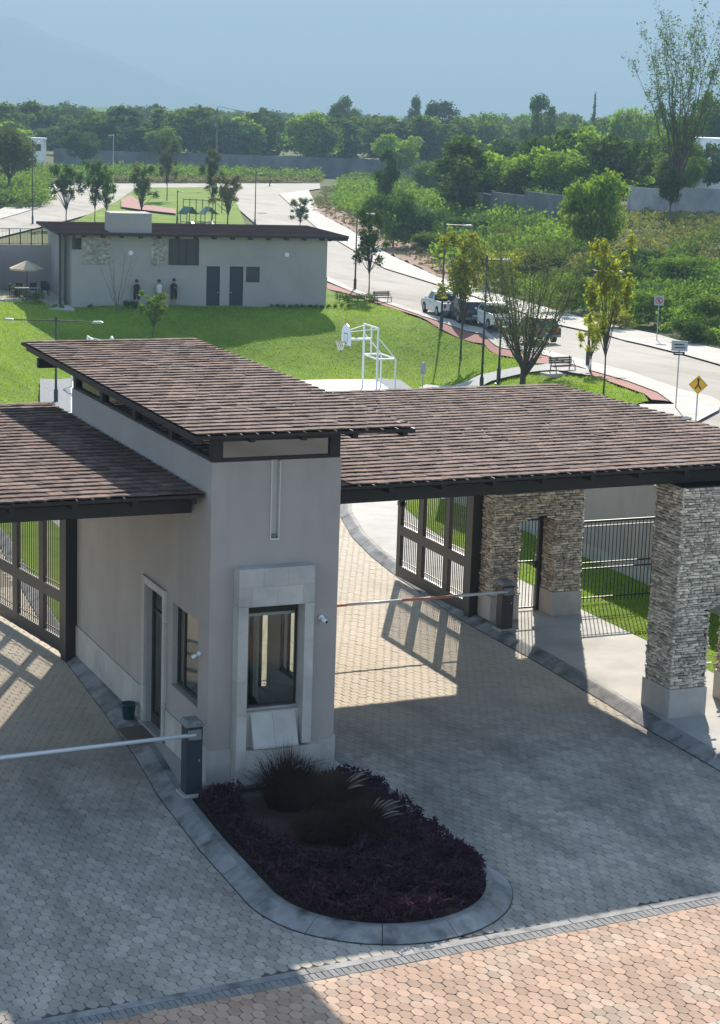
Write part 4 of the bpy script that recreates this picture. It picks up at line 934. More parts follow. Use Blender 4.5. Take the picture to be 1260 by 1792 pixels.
g = G(158, 690); goal(tuple(g), math.atan2(Rh[1], Rh[0])+R(18), 'white basketball goal at the left, only its top showing over the booth roof', .98)
B('court_line', 'white', None, (0, 0, 0, .1, 5, .01), loc=tuple(G(128, 706, .1)))['kind'] = 'structure'
# signs
def signpost(px, pb, label, hgt, build, mat='galv', r_=.03):
    g = G(px, pb); d = CAM[:2]-g[:2]; e = empty('road_sign', tuple(g), math.atan2(d[1], d[0])+math.pi/2, label, 'sign')
    MB().tube([(0, 0, 0), (0, 0, hgt)], r_, 8).build('pole', mat, e); build(e, hgt); return e
def s_warn(e, h):
    q = .40; MB().yprism([(0, h-2*q+.1), (q, h-q+.1), (0, h+.1), (-q, h-q+.1)], -.045, -.032).build('sign_plate', 'yellow', e)
    c = h-q+.1; m = MB()
    m.yprism([(-.035, c), (.035, c), (.035, c+.24), (-.035, c+.24)], -.049, -.0455); m.yprism([(-.08, c+.2), (.08, c+.2), (0, c+.30)], -.053, -.0495)
    m.yprism([(0, c+.05), (-.15, c-.16), (-.09, c-.18), (0, c-.04)], -.049, -.0455); m.yprism([(0, c+.05), (0, c-.04), (.09, c-.18), (.15, c-.16)], -.0492, -.0457)
    m.build('symbol', 'black', e)
    m = MB()
    for k_ in range(4):
        a = math.pi/2*k_; b_ = a+math.pi/2; P_ = lambda a, r_: (r_*math.cos(a), c+r_*math.sin(a)); m.yprism([P_(a, .375), P_(a, .36), P_(b_, .36), P_(b_, .375)], -.0475, -.0455)
    m.build('border', 'black', e)
signpost(1217, 745, 'yellow diamond warning sign with a black junction symbol', 2.05, s_warn)
def s_plates(e, h):
    B('sign_plate', 'signback', e, (-.36, -.05, h-.05, .36, -.035, h+.42)); B('symbol', 'black', e, (-.24, -.054, h+.22, .20, -.0505, h+.27), (-.20, -.054, h+.08, .26, -.0505, h+.13))
    B('sign_plate', 'black', e, (-.25, -.05, h-.24, .25, -.035, h-.07)); MB().yprism([(-.18, h-.17), (.06, h-.17), (.06, h-.20), (.18, h-.155), (.06, h-.11), (.06, h-.14), (-.18, h-.14)], -.054, -.0505).build('arrow', 'white', e)
signpost(1182, 718, 'pole with a pale plate above a small black arrow plate at the kerb corner', 2.75, s_plates)
def s_park(e, h):
    B('sign_plate', 'signback', e, (-.32, -.05, h-.4, .32, -.035, h+.24)); c = h-.08
    m = MB(); n = 24; P_ = lambda a, r_: (r_*math.cos(a), c+r_*math.sin(a))
    for k_ in range(n): a = 2*math.pi*k_/n; b_ = 2*math.pi*(k_+1)/n; m.yprism([P_(a, .24), P_(a, .19), P_(b_, .19), P_(b_, .24)], -.054, -.0505)
    m.build('ring', 'lred', e); B('letter', 'black', e, (-.07, -.054, c-.12, -.03, -.0505, c+.12), (-.03, -.054, c+.08, .08, -.0505, c+.12), (-.03, -.054, c-.02, .06, -.0505, c+.02), (-.03, -.054, c-.12, .08, -.0505, c-.08))
    MB().yprism([(-.17, c+.13), (-.13, c+.17), (.17, c-.13), (.13, c-.17)], -.057, -.0545).build('bar', 'lred', e)
signpost(1149, 598, 'square pale no parking sign on the far pavement before the green bank', 2.85, s_park)
signpost(739, 684, 'small grey sign on a thin post at the garden path', 1.75, lambda e, h: B('sign_plate', 'signback', e, (-.17, -.04, h-.7, .17, -.02, h), bevel=.02))
# benches
def bench(g, rz, label, pad=True):
    e = empty('park_bench', tuple(g), rz, label, 'bench', 'park benches')
    for i in range(4): B('seat_slat', 'barkl', e, (-.75, -.25+i*.125, .44, .75, -.14+i*.125, .475))
    for i in range(3): B('back_slat', 'barkl', e, (-.75, .27+i*.02, .56+i*.12, .75, .30+i*.02, .66+i*.12))
    for x in (-.62, .62): MB().tube([(x, -.25, .04), (x, -.22, .43), (x, .24, .43), (x, .34, .95)], .03, 8).build('side_frame', 'dark', e); MB().tube([(x, .26, .43), (x, .36, .04)], .03, 8).build('leg', 'dark', e); MB().tube([(x, .30, .72), (x, -.05, .72), (x, -.22, .43)], .02, 8).build('armrest', 'dark', e)
    if pad: B('pad', 'walk', e, (-1.1, -.7, -.05, 1.0, .6, .08))
    return e
bench(G(985, 655), math.atan2(Fh[1], Fh[0])-R(60), 'lone bench on a pale pad beside the red path')
bench(G(670, 531), math.atan2(Fh[1], Fh[0])-R(60), 'small bench beside the bushes right of the clubhouse', False)
# playground
def playhouse(px, py, label):
    e = empty('play_house', tuple(G(px, py)), rnd.uniform(-.2, .4), label, 'playground', 'playground roofs')
    for x in (-.7, .7):
        for y in (-.6, .6): MB().tube([(x, y, 0), (x, y, 2.0)], .05, 6).build('post', 'dark', e)
    m = MB(); m.yprism([(-1.0, 1.9), (0, 2.75), (1.0, 1.9), (.92, 1.85), (0, 2.62), (-.92, 1.85)], -.8, .8); m.build('roof', 'playroof', e)
    B('platform', 'barkl', e, (-.75, -.65, .9, .75, .65, 1.0)); MB().xprism([(-.65, 1.0), (-2.4, .15), (-2.4, .1), (-.65, .9)], -.25, .25).build('slide', 'led', e)
playhouse(329, 402, 'small green-roofed play frame left of the bigger one'); playhouse(364, 402, 'green-roofed play frame right, beside the pale tree')
g = G(345, 372); e = empty('park_fence', tuple(g), math.atan2(Rh[1], Rh[0]), 'short dark fence on the island lawn beyond the play frames', 'fence')
for i in range(8): B('post', 'dark', e, (-2+i*.9, -.05, 0, -1.9+i*.9, .05, 1.9))
B('rail', 'dark', e, (-2, -.03, 1.7, 4.3, .03, 1.8))
# diamond painted on the far road
g = G(459, 373); e = MB().prism([(0, -2.2), (.8, 0), (0, 2.2), (-.8, 0)], 0, .02).build('road_marking', 'gravel', None, loc=(g[0], g[1], g[2]+.02)); e.rotation_euler.z = -YAW; e['kind'] = 'structure'

# ============================================================ CARS
def wheel(e, x, y, r_=.37):
    o = MB().tube([(x, y-.12, r_), (x, y+.12, r_)], r_, 18).build('wheel', 'tyre', e); MB().tube([(x, y-.125, r_), (x, y+.125, r_)], r_*.6, 10).build('rim', 'rim', o); return o
def car(loc, rz, kind, mat, label):
    e = empty('parked_pickup' if kind == 'pickup' else 'parked_car', loc, rz, label, 'pickup truck' if kind == 'pickup' else 'car')   # nose towards +x
    L, Wd, rw = (5.3, 1.86, .38) if kind == 'pickup' else (4.6, 1.82, .36); fx, bx = L/2-.95, -L/2+1.15
    def arch(c): return [(c+rw*1.18*math.cos(a), .42+rw*1.1*math.sin(a)*.9) for a in np.linspace(0, math.pi, 7)]
    top = [(-L/2, .62), (-L/2, 1.05), (-L/2+.03, 1.08)]
    if kind == 'pickup': top = [(-L/2, .5), (-L/2, 1.10), (-.45, 1.10), (-.3, 1.12), (1.15, 1.12), (2.35, 1.02), (L/2-.05, .85), (L/2, .45)]
    else: top = [(-L/2, .5), (-L/2, .95), (-L/2+.15, 1.05), (1.0, 1.02), (2.0, .92), (L/2-.02, .7), (L/2, .4)]
    prof = top+[(fx+rw*1.25, .3)]+arch(fx)[0:]+[(fx-rw*1.2, .28), (bx+rw*1.25, .28)]+arch(bx)+[(bx-rw*1.2, .34)]
    MB().yprism(prof, -Wd/2, Wd/2).build('body', mat, e, bevel=.05)
    if kind == 'pickup': base = [(-.42, 1.10), (1.25, 1.10)]; tp = [(-.30, 1.72), (.62, 1.74)]
    else: base = [(-2.15, 1.02), (1.15, 1.0)]; tp = [(-1.75, 1.62), (.35, 1.64)]
    a, b = base; c, d = tp; yi = Wd/2-.05; yt = Wd/2-.22
    V = [(a[0], -yi, a[1]), (b[0], -yi, b[1]), (b[0], yi, b[1]), (a[0], yi, a[1]), (c[0], -yt, c[1]), (d[0], -yt, d[1]), (d[0], yt, d[1]), (c[0], yt, c[1])]
    MB().add(V, [(4, 5, 6, 7), (0, 1, 5, 4), (1, 2, 6, 5), (2, 3, 7, 6), (3, 0, 4, 7)]).build('cabin', mat, e, bevel=.03)
    def lerpq(q, u0, u1, v0, v1, off):
        q = [Vector(x) for x in q]; P_ = lambda u, v: q[0].lerp(q[1], u).lerp(q[3].lerp(q[2], u), v); n_ = (q[1]-q[0]).cross(q[3]-q[0]).normalized()*off
        return [P_(u0, v0)+n_, P_(u1, v0)+n_, P_(u1, v1)+n_, P_(u0, v1)+n_]
    for nm, q, u in (('side_window', (0, 1, 5, 4), [(.1, .46), (.52, .86)]), ('side_window', (2, 3, 7, 6), [(.14, .48), (.54, .9)]), ('windscreen', (1, 2, 6, 5), [(.06, .94)]), ('rear_window', (3, 0, 4, 7), [(.1, .9)])):
        for ua, ub in u: o = MB().add(lerpq([V[i] for i in q], ua, ub, .12, .88, .012), [(0, 1, 2, 3)]).build(nm, 'cargl', e)
    for x in (fx, bx):
        for y in (-Wd/2+.1, Wd/2-.1): wheel(e, x, y, rw)
    for y in (-Wd/2+.12, Wd/2-.42):
        B('headlight', 'lwhite', e, (L/2-.09, y, .66, L/2+.01, y+.3, .82)); B('tail_light', 'lred', e, (-L/2-.012, y+.06, .74, -L/2+.02, y+.24, 1.02))
    B('bumper', 'cabtop', e, (L/2-.04, -Wd/2+.1, .38, L/2+.06, Wd/2-.1, .52), (-L/2-.08, -Wd/2+.05, .42, -L/2-.001, Wd/2-.05, .58), bevel=.02)
    B('number_plate', 'led', e, (-L/2-.09, -.2, .62, -L/2-.001, .2, .74))
    if kind == 'pickup': B('cargo_bed', 'clothd', e, (-L/2+.08, -Wd/2+.1, 1.101, -.48, Wd/2-.1, 1.108)); B('bed_rail', mat, e, (-L/2, -Wd/2+.01, 1.102, -.45, -Wd/2+.09, 1.16), (-L/2, Wd/2-.09, 1.102, -.45, Wd/2-.01, 1.16)); B('roll_bar', 'dark', e, (-.62, -Wd/2+.12, 1.11, -.54, Wd/2-.12, 1.62))
    for y in (-Wd/2-.14, Wd/2+.02): B('mirror', mat, e, (.95, y, 1.12, 1.08, y+.14, 1.26))
    for y in (-Wd/2-.006, Wd/2-.004): B('door_handle', 'dark', e, (.05, y, .92, .22, y+.01, .96))
    return e
ka = G(740, 550); kb = G(938, 613); dv = (ka-kb)[:2]; dv /= np.linalg.norm(dv); nv = np.array([dv[1], -dv[0]])
if nv@Rh < 0: nv = -nv
def car_at(px, py, kind, mat, label):
    g = G(px, py); q = g[:2]+nv*1.15; sl = float(T(q[0]+dv[0]*2, q[1]+dv[1]*2)-T(q[0]-dv[0]*2, q[1]-dv[1]*2))/4
    e = car((q[0], q[1], float(T(*q))+.02), math.atan2(dv[1], dv[0]), kind, mat, label); e.rotation_euler = (0, -math.atan(sl), math.atan2(dv[1], dv[0])); return e
car_at(748, 551, 'pickup', 'carw', 'white pickup farthest up the kerb, parked before the dark car')
car_at(787, 562, 'suv', 'card', 'dark car parked between the two white pickups')
car_at(836, 576, 'pickup', 'carw', 'white pickup parked nearest the camera, behind the dark car')
car_at(908, 602, 'suv', 'card', 'dark car half hidden behind the vase-shaped park tree')

# ============================================================ FAR WALLS AND HOUSES
def farwall(pts, h, mat, label, name='block_wall'):
    """pts: pixels of the wall foot"""
    P_ = [G(*p) for p in pts]; e = empty(name, tuple(P_[0]), 0, label, 'wall'); o0 = P_[0]
    for a, b in zip(P_, P_[1:]):
        L = float(np.linalg.norm((b-a)[:2])); n = max(1, int(L/9)); d = (b-a)/n
        for i in range(n):
            q = a+d*i-o0; r_ = a+d*(i+1)-o0; m = MB(); w_ = .1; nn = np.array([-(d[1]), d[0]])/np.linalg.norm(d[:2])*w_
            z0 = min(q[2], r_[2])-.6; z1 = (q[2]+r_[2])/2+h+rnd.uniform(-.12, .12)
            m.add([(q[0]-nn[0], q[1]-nn[1], z0), (r_[0]-nn[0], r_[1]-nn[1], z0), (r_[0]+nn[0], r_[1]+nn[1], z0), (q[0]+nn[0], q[1]+nn[1], z0), (q[0]-nn[0], q[1]-nn[1], z1), (r_[0]-nn[0], r_[1]-nn[1], z1), (r_[0]+nn[0], r_[1]+nn[1], z1), (q[0]+nn[0], q[1]+nn[1], z1)], [(0, 3, 2, 1), (4, 5, 6, 7), (0, 1, 5, 4), (1, 2, 6, 5), (2, 3, 7, 6), (3, 0, 4, 7)]).build('wall_panel', mat, e)
            B('pillar', mat, e, (q[0]-.16, q[1]-.16, z0, q[0]+.16, q[1]+.16, z1+.12))
farwall([(95, 292), (250, 298), (400, 303), (520, 308), (640, 312), (765, 312)], 4.2, 'blockwall', 'long dark grey block wall along the far side of the road')
farwall([(765, 330), (800, 372), (860, 384), (985, 388)], 3.0, 'blockwall', 'short shadowed wall among the trees left of the pale wall')
farwall([(1100, 376), (1180, 379), (1300, 384)], 2.9, 'blockw2', 'pale stained block wall at the top of the green bank')
def house(px, ptop, s_, w_, h, d_, mat, label, wins):
    (x, y, z), hh = place(px, ptop, s_); e = empty('house', (x, y, z-1), -YAW, label, 'house'); hh += 1
    B('wall', mat, e, (-w_/2, 0, 0, w_/2, d_, hh)); B('roof', mat, e, (-w_/2-.2, -.2, hh+.002, w_/2+.2, d_+.2, hh+.35))
    for i in range(wins):
        x0 = -w_/2+(i+.5)*w_/wins; f = B('window', 'dark', e, (x0-.7, -.03, hh-2.4, x0+.7, -.002, hh-1.0)); B('pane', 'cargl', f, (x0-.6, -.04, hh-2.3, x0+.6, -.031, hh-1.1))
    return e
house(1262, 246, 300, 6, 0, 8, 'white', 'white modern house at the right edge behind the trees', 2)
h2 = house(1268, 283, 295, 9.5, 0, 5, 'white', 'low white annex below the white house at the right edge', 2)
house(104, 189, 620, 9, 0, 6, 'brick', 'reddish brick building on the far skyline at the left', 3)
house(66, 244, 420, 2.6, 0, 3, 'white', 'small white box building behind the grey wall at the left', 1)

# ============================================================ VEGETATION
def leaves(P, size, g, up=.25, asp=1.7, outw=None, ow=.6):
    """one rhombic leaf-clump face per point"""
    n = len(P); N = g.normal(0, 1, (n, 3)); N[:, 2] += up
    if outw is not None: N = N*.7+outw*ow
    N /= np.linalg.norm(N, axis=1)[:, None]+1e-9
    A = g.normal(0, 1, (n, 3)); A -= (A*N).sum(1)[:, None]*N; A /= np.linalg.norm(A, axis=1)[:, None]+1e-9
    Bv = np.cross(N, A); sz = size*g.uniform(.55, 1.3, n)[:, None]
    V = np.stack([P-A*sz*.5*asp**.5, P+Bv*sz*.5/asp**.5+N*sz*.08, P+A*sz*.5*asp**.5, P-Bv*sz*.5/asp**.5+N*sz*.08], 1).reshape(-1, 3)
    return V, np.arange(n*4).reshape(-1, 4)
def lobe_points(lobes, n, g, inner=.5, flat=1.0):
    L = np.array(lobes, float); w_ = L[:, 3]**2; w_ /= w_.sum(); id_ = g.choice(len(L), n, p=w_)
    D = g.normal(0, 1, (n, 3)); D /= np.linalg.norm(D, axis=1)[:, None]
    r_ = (inner+(1-inner)*g.random(n)**.6)*(1+.16*g.normal(0, 1, n).clip(-2, 2))
    Z = np.array([1, 1, .78*flat]); P = L[id_, :3]+D*(L[id_, 3]*r_)[:, None]*Z
    return P, D
def broad_lobes(g, n=16, zc=.64, rz=.34, rx=.40, r=(.11, .2)):
    out = [(0, 0, zc, .26)]
    for i in range(n):
        a = g.uniform(0, 2*math.pi); h = g.uniform(-1, 1); q = math.sqrt(max(0, 1-h*h))*g.uniform(.65, 1.0)
        rr = g.uniform(*r); out.append((math.cos(a)*q*(rx-rr*.35), math.sin(a)*q*(rx-rr*.35), zc+h*(rz-rr*.6), rr))
    return out
CROWNS = {}
def crown_variant(key, lobes, n, size, seed, stems=True, trunk_r=.022, inner=.5, nst=7, asp_=1.0):
    g = np.random.default_rng(seed); P, D = lobe_points(lobes, n, g, inner); V, F = leaves(P*[asp_, asp_, 1], size, g, outw=D); V = V/[asp_, asp_, 1]
    cm = npmesh('crown', V, F); tm = MB(); tm.tube([(0, 0, -.03), (.006, 0, .12), (0, .006, .3)], [trunk_r*1.3, trunk_r, trunk_r*.85], 7)
    for l in lobes[1:1+nst]:
        tm.tube([(0, .004, .22+g.uniform(0, .08)), (l[0]*.4, l[1]*.4, .22+(l[2]-.22)*.55), (l[0]*.9, l[1]*.9, l[2])], [trunk_r*.6, trunk_r*.4, trunk_r*.15], 5, False)
    CROWNS[key] = (cm, tm.mesh('trunk'), (V, F))
for i in range(4):
    g = np.random.default_rng(300+i); crown_variant('broad%d' % i, broad_lobes(g, 24, r=(.08, .19)), 6500, .036, i)
for i in range(3):
    g = np.random.default_rng(320+i); crown_variant('tall%d' % i, broad_lobes(g, 26, .58, .42, .40, (.07, .15)), 6500, .026, 10+i, inner=.35, asp_=.6)
for i in range(2):
    g = np.random.default_rng(330+i); crown_variant('low%d' % i, [(g.uniform(-.4, .4), g.uniform(-.4, .4), g.uniform(.15, .8), g.uniform(.12, .26)) for _ in range(20)], 6000, .042, 20+i, trunk_r=.012)
for i in range(3):   # young street trees: several thin stems, airy crown
    g = np.random.default_rng(340+i); lb = [(0, 0, .62, .06)]+[(.36*math.cos(a)*q, .36*math.sin(a)*q, z, g.uniform(.06, .12)) for a, q, z in [(g.uniform(0, 6.3), g.uniform(.2, 1), g.uniform(.40, .94)) for _ in range(34)]]
    crown_variant('airy%d' % i, lb, 2700, .021, 30+i, trunk_r=.014, inner=.1, nst=22, asp_=.36)
g = np.random.default_rng(350); crown_variant('conifer0', [(g.uniform(-1, 1)*.3*(1-z), g.uniform(-1, 1)*.3*(1-z), z, .05+.16*(1-z)) for z in np.linspace(.12, .99, 34)], 3200, .02, 40, inner=.2, asp_=.2)
g = np.random.default_rng(351); lb = [(0, 0, .86, .05)]
P = []
for k_ in range(26):
    a = g.uniform(0, 6.3); el = g.uniform(-.4, 1.2)
    for t_ in np.linspace(0.05, 1, 16): P.append((.5*t_*math.cos(a)*math.cos(el), .5*t_*math.sin(a)*math.cos(el), .84+.17*t_*math.sin(el)-.10*t_*t_))
P = np.repeat(np.array(P), 4, 0)+g.normal(0, .012, (len(P)*4, 3)); V, F = leaves(P, .06, g, asp=4); tm = MB(); tm.tube([(0, 0, 0), (.01, 0, .45), (0, 0, .86)], [.03, .024, .022], 8); CROWNS['palm0'] = (npmesh('crown', V, F), tm.mesh('trunk'), (V, F))
NC = {}
def tree(px, top, s_, wpx, kind, mat, label, base=None, bark='bark', name='tree', cat='tree', group=None, hmin=None):
    if base is not None:
        g_ = G(px, base); s_ = float((g_[:2]-CAM[:2])@Fh)
        d = ray(px, top); hh = (CAM+d*(s_/(d[:2]@Fh)))[2]-g_[2]; loc = tuple(g_)
    else: loc, hh = place(px, top, s_)
    wd = wpx*s_/FPX
    vs = [k for k in CROWNS if k.startswith(kind)]; i = NC.get(kind, 0); NC[kind] = i+1; cm, tm, _ = CROWNS[vs[i % len(vs)]]
    e = empty(name, loc, rnd.uniform(0, 6.28), label, cat, group); e.scale = (wd, wd, hh)
    a = bpy.data.objects.new('crown', cm); C.objects.link(a); a.parent = e
    if not cm.materials: cm.materials.append(None)
    a.material_slots[0].link = 'OBJECT'; a.material_slots[0].material = MT[mat]
    b = bpy.data.objects.new('trunk', tm); C.objects.link(b); b.parent = e
    if not tm.materials: tm.materials.append(None)
    b.material_slots[0].link = 'OBJECT'; b.material_slots[0].material = MT[bark]
    return e
TL = [
 (540, 190, 455, 100, 'broad', 'lt', 'big bright green broad tree standing before the grey wall at the centre'),
 (285, 219, 440, 76, 'broad', 'lt', 'round bright green tree above the grey wall at the left'),
 (15, 222, 300, 120, 'broad', 'olive', 'dusty dark tree at the left edge beside the thin lamp'),
 (145, 224, 420, 88, 'broad', 'dk', 'dark round tree right of the small white box building'),
 (218, 205, 520, 90, 'broad', 'gen', 'dark tree behind the pale lamp at the left'),
 (472, 200, 520, 90, 'tall', 'dk', 'dark tall tree left of the big bright broad tree'),
 (405, 215, 500, 86, 'broad', 'gen', 'mid green tree behind the utility pole'),
 (605, 168, 560, 62, 'broad', 'dk', 'dark rounded treetop breaking the skyline right of the big bright tree'),
 (730, 169, 560, 44, 'tall', 'dk', 'small dark knobbly treetop on the skyline above the second wall piece'),
 (668, 196, 470, 110, 'broad', 'gen', 'broad mid green tree on the skyline right of centre'),
 (772, 175, 520, 90, 'tall', 'dk', 'ragged dark trees top right of the small knobbly treetop'),
 (845, 192, 480, 110, 'broad', 'gen', 'wide mid green tree left of the tall ragged tree'),
 (946, 166, 400, 86, 'tall', 'blu', 'tall ragged dark tree standing above the others right of centre'),
 (1042, 163, 520, 26, 'conifer', 'dk', 'slim pointed conifer on the skyline'),
 (1006, 205, 480, 34, 'conifer', 'dk', 'shorter pointed conifer left of the slim skyline one'),
 (1110, 182, 400, 110, 'broad', 'gen', 'round green tree below the bare tall tree at the right'),
 (1240, 166, 345, 150, 'broad', 'dk', 'dark domed tree at the right edge behind the white house'),
 (1156, 172, 420, 26, 'palm', 'dk', 'small dark palm top on the skyline left of the tall bare tree'),
 (275, 176, 700, 24, 'palm', 'dk', 'tiny palm on the far skyline at the left'),
 (700, 228, 400, 110, 'broad', 'lt', 'bright green tree crossed by the power line'),
 (865, 236, 300, 130, 'broad', 'blu', 'bluish dark leafy tree in the middle of the wood'),
 (770, 268, 330, 90, 'low', 'dk', 'dark low tree beside the second wall piece'),
 (985, 262, 235, 130, 'broad', 'lt', 'light green tree before the dark tall ones right of centre'),
 (905, 292, 240, 100, 'tall', 'gen', 'mid green tree above the short shadowed wall'),
 (1095, 248, 260, 140, 'broad', 'gen', 'large spreading tree left of the pale stained wall'),
 (1188, 240, 250, 120, 'tall', 'gen', 'green tree leaning over the pale stained wall'),
 (1205, 268, 225, 56, 'broad', 'dk', 'dark green tree in front of the white house'),
 (1046, 290, 168, 150, 'broad', 'gen', 'near dark green tree at the crest of the green bank'),
 (1010, 212, 340, 120, 'broad', 'lt', 'wide light green treetop behind the bank trees'),
 (680, 262, 270, 60, 'tall', 'dk', 'dark slender tree in front of the grey wall gap'),
 (692, 320, 215, 90, 'low', 'dk', 'dark bushy thicket tree above the bare soil bank'),
 (735, 345, 215, 80, 'low', 'blu', 'dark shrub tree on the bank left of the shadowed wall'),
 (1178, 292, 200, 60, 'broad', 'dk', 'dark slender tree standing against the pale stained wall'),
 (820, 275, 260, 100, 'broad', 'dk', 'dark round tree left of the bluish leafy one'),
 (590, 228, 480, 90, 'broad', 'gen', 'mid green tree behind the right half of the long grey wall'),
 (340, 192, 620, 110, 'broad', 'blu', 'hazy bluish treetop on the left skyline'),
 (50, 196, 560, 110, 'broad', 'gen', 'hazy green treetop at the far left skyline'),
]
for q in TL: tree(*q)
def wood(name, cells, matk, lab, nl=1500, size=.05):
    VV = []; FF = []; off = 0; g = np.random.default_rng(77)
    vs = [CROWNS[k][2] for k in ('broad0', 'broad1', 'broad2', 'broad3', 'tall0', 'tall1', 'tall2')]
    for (x, y, z, w_, h) in cells:
        V, F = vs[g.integers(len(vs))]; ids = g.choice(len(F), nl, replace=False); Q = V.reshape(-1, 4, 3)[ids]; c = Q.mean(1, keepdims=True); Q = c+(Q-c)*1.75; a = g.uniform(0, 6.28)
        R_ = np.array([[math.cos(a), -math.sin(a), 0], [math.sin(a), math.cos(a), 0], [0, 0, 1]]); Q = (Q@R_.T)*[w_, w_, h]+[x, y, z]
        VV.append(Q.reshape(-1, 3)); FF.append(np.arange(nl*4).reshape(-1, 4)+off); off += nl*4
    o = link(name, npmesh(name, np.vstack(VV), np.vstack(FF)), matk); return tag(o, lab, 'trees', kind='stuff')
g = np.random.default_rng(5); cells = {'gen': [], 'lt': [], 'dk': [], 'blu': []}
for i in range(330):
    s_ = 455+600*g.random()**1.5; t_ = g.uniform(-.21, .21)*s_; x, y = st(s_, t_); h = g.uniform(9.5, 14.6)+(2.0 if t_ > 40 else 0)
    cells[['gen', 'dk', 'blu', 'lt'][g.choice(4, p=[.4, .25, .25, .1])]].append((x, y, float(T(x, y)), g.uniform(10, 18), h))
for i in range(95):
    s_ = g.uniform(235, 450); f_ = g.uniform(.045, .20); x, y = st(s_, f_*s_); h = g.uniform(6, 10); 
    if f_ > .13 and s_ < 285: continue
    cells[['gen', 'dk', 'lt'][g.choice(3, p=[.45, .3, .25])]].append((x, y, float(T(x, y)), g.uniform(7, 12), h))
names = {'gen': 'mass of mid green trees filling the far wood', 'lt': 'scattered bright green trees within the far wood', 'dk': 'mass of darkest trees in the far wood', 'blu': 'hazy bluish trees of the far wood towards the skyline'}
for k_, v in cells.items(): wood('far_wood', v, k_, names[k_])
# distant plain canopy beyond
g = np.random.default_rng(6); n = 60000; ss = 950+4500*g.random(n)**1.6; tt = g.uniform(-.24, .24, n)*ss; P = np.stack([CAM[0]+Fh[0]*ss+Rh[0]*tt, CAM[1]+Fh[1]*ss+Rh[1]*tt, -3+g.uniform(1, 8.5, n)], 1); V, F = leaves(P, 7, g, up=3, asp=1.2)
tag(link('distant_wood', npmesh('distant_wood', V, F), 'gen'), 'flat hazy woodland reaching to the foot of the mountains', 'trees', kind='stuff')
# the tall thin tree on the right skyline: rising stems with small leaf tufts
def stem_tree(loc, H, Wd, seed, nst, mat, bark, label, leafsize, nleaf, r0=.02, low=.12, flare=1.0, tuft=.012, droop=0.):
    g = np.random.default_rng(seed); e = empty('tree', loc, 0, label, 'tree'); tm = MB(); pts = []
    tm.tube([(0, 0, -.1), (0, 0, low*H)], [r0*H*1.1, r0*H*.9], 8)
    for i in range(nst):
        a = 2*math.pi*(i+g.uniform(-.3, .3))/nst; q = g.uniform(.25, 1)**.7; top = H*(1-.28*q**2*g.uniform(.6, 1.2)); z0 = low*H*g.uniform(.55, 1.0); cx, cy = math.cos(a)*Wd/2*q, math.sin(a)*Wd/2*q
        K = 9; line = []
        for k_ in range(K):
            f = k_/(K-1); rr = f**(1.0/flare); line.append(Vector((cx*rr+g.normal(0, .008*H), cy*rr+g.normal(0, .008*H), z0+(top-z0)*f)))
        tm.tube(line, [r0*H*(.34*(1-f)+.03) for f in np.linspace(0, 1, K)], 5, False)
        for k_ in range(2, K):
            for _ in range(3):
                b = line[k_]+(line[k_-1]-line[k_])*g.random(); d = Vector((g.normal(0, 1)*.6+math.cos(a)*.5, g.normal(0, 1)*.6+math.sin(a)*.5, 1.5-droop)).normalized()*H*g.uniform(.05, .14); c = b+d
                tm.tube([b, b+d*.5+Vector((0, 0, -.005*H)), c], [r0*H*.06, r0*H*.045, r0*H*.02], 3, False)
                for t_ in np.linspace(.3, 1.05, 5): pts.append(b+d*t_)
    P = np.array([tuple(p) for p in pts]); P = P[g.integers(0, len(P), nleaf)]+g.normal(0, tuft*H, (nleaf, 3)); V, F = leaves(P, leafsize, g, asp=2.2)
    link('crown', npmesh('crown', V, F), mat, e); tm.build('trunk', bark, e); return e
loc, hh = place(1205, 22, 215); stem_tree(loc, hh, 190*215/FPX, 11, 22, 'dk', 'bark', 'very tall thin-leaved tree with rising stems against the sky at the right', .22, 6500, r0=.011, low=.25, flare=1.0, tuft=.010)
# park trees
g_ = G(914, 682); s_ = float((g_[:2]-CAM[:2])@Fh); stem_tree(tuple(g_), 285/FPX*s_, 255*s_/FPX, 5, 22, 'vase', 'bark', 'vase-shaped many-stemmed park tree with fine grey-green leaves', .085, 10500, r0=.019, low=.13, flare=1.25, tuft=.024)
tree(1056, 402, 0, 105, 'airy', 'yel', 'slender young tree with yellowish leaves beside the red path', base=690)
tree(806, 392, 0, 125, 'airy', 'yel', 'young yellow-green tree on the lawn right of the second lamp', base=628)
tree(645, 360, 0, 78, 'airy', 'dk', 'small dark-leaved young tree right of the third street lamp', base=520)
tree(1033, 545, 0, 66, 'airy', 'yel', 'low yellowish sapling around the lamp by the kerb', base=655)
tree(116, 282, 0, 70, 'airy', 'dk', 'young dark tree behind the terrace railing, leftmost of three', base=396)
tree(166, 276, 0, 56, 'airy', 'dk', 'young dark tree behind the terrace railing, middle of three', base=396)
tree(186, 284, 0, 60, 'airy', 'gen', 'young tree behind the terrace railing, rightmost of three', base=397)
tree(248, 282, 0, 72, 'airy', 'olive', 'airy tree behind the parapet block of the clubhouse', base=396)
tree(292, 236, 0, 56, 'airy', 'olive', 'taller airy tree on the island lawn edge', base=352)
tree(372, 258, 0, 56, 'airy', 'olive', 'slim airy tree behind the clubhouse roof near the utility pole', base=385)
tree(398, 300, 0, 84, 'airy', 'dry', 'pale dry-leaved bushy tree behind the clubhouse roof', base=402)
tree(525, 345, 0, 56, 'airy', 'dk', 'small dark tree peeking over the right end of the clubhouse roof', base=405)
tree(268, 508, 0, 62, 'airy', 'lt', 'bushy lime green sapling on the lawn before the clubhouse', base=592)
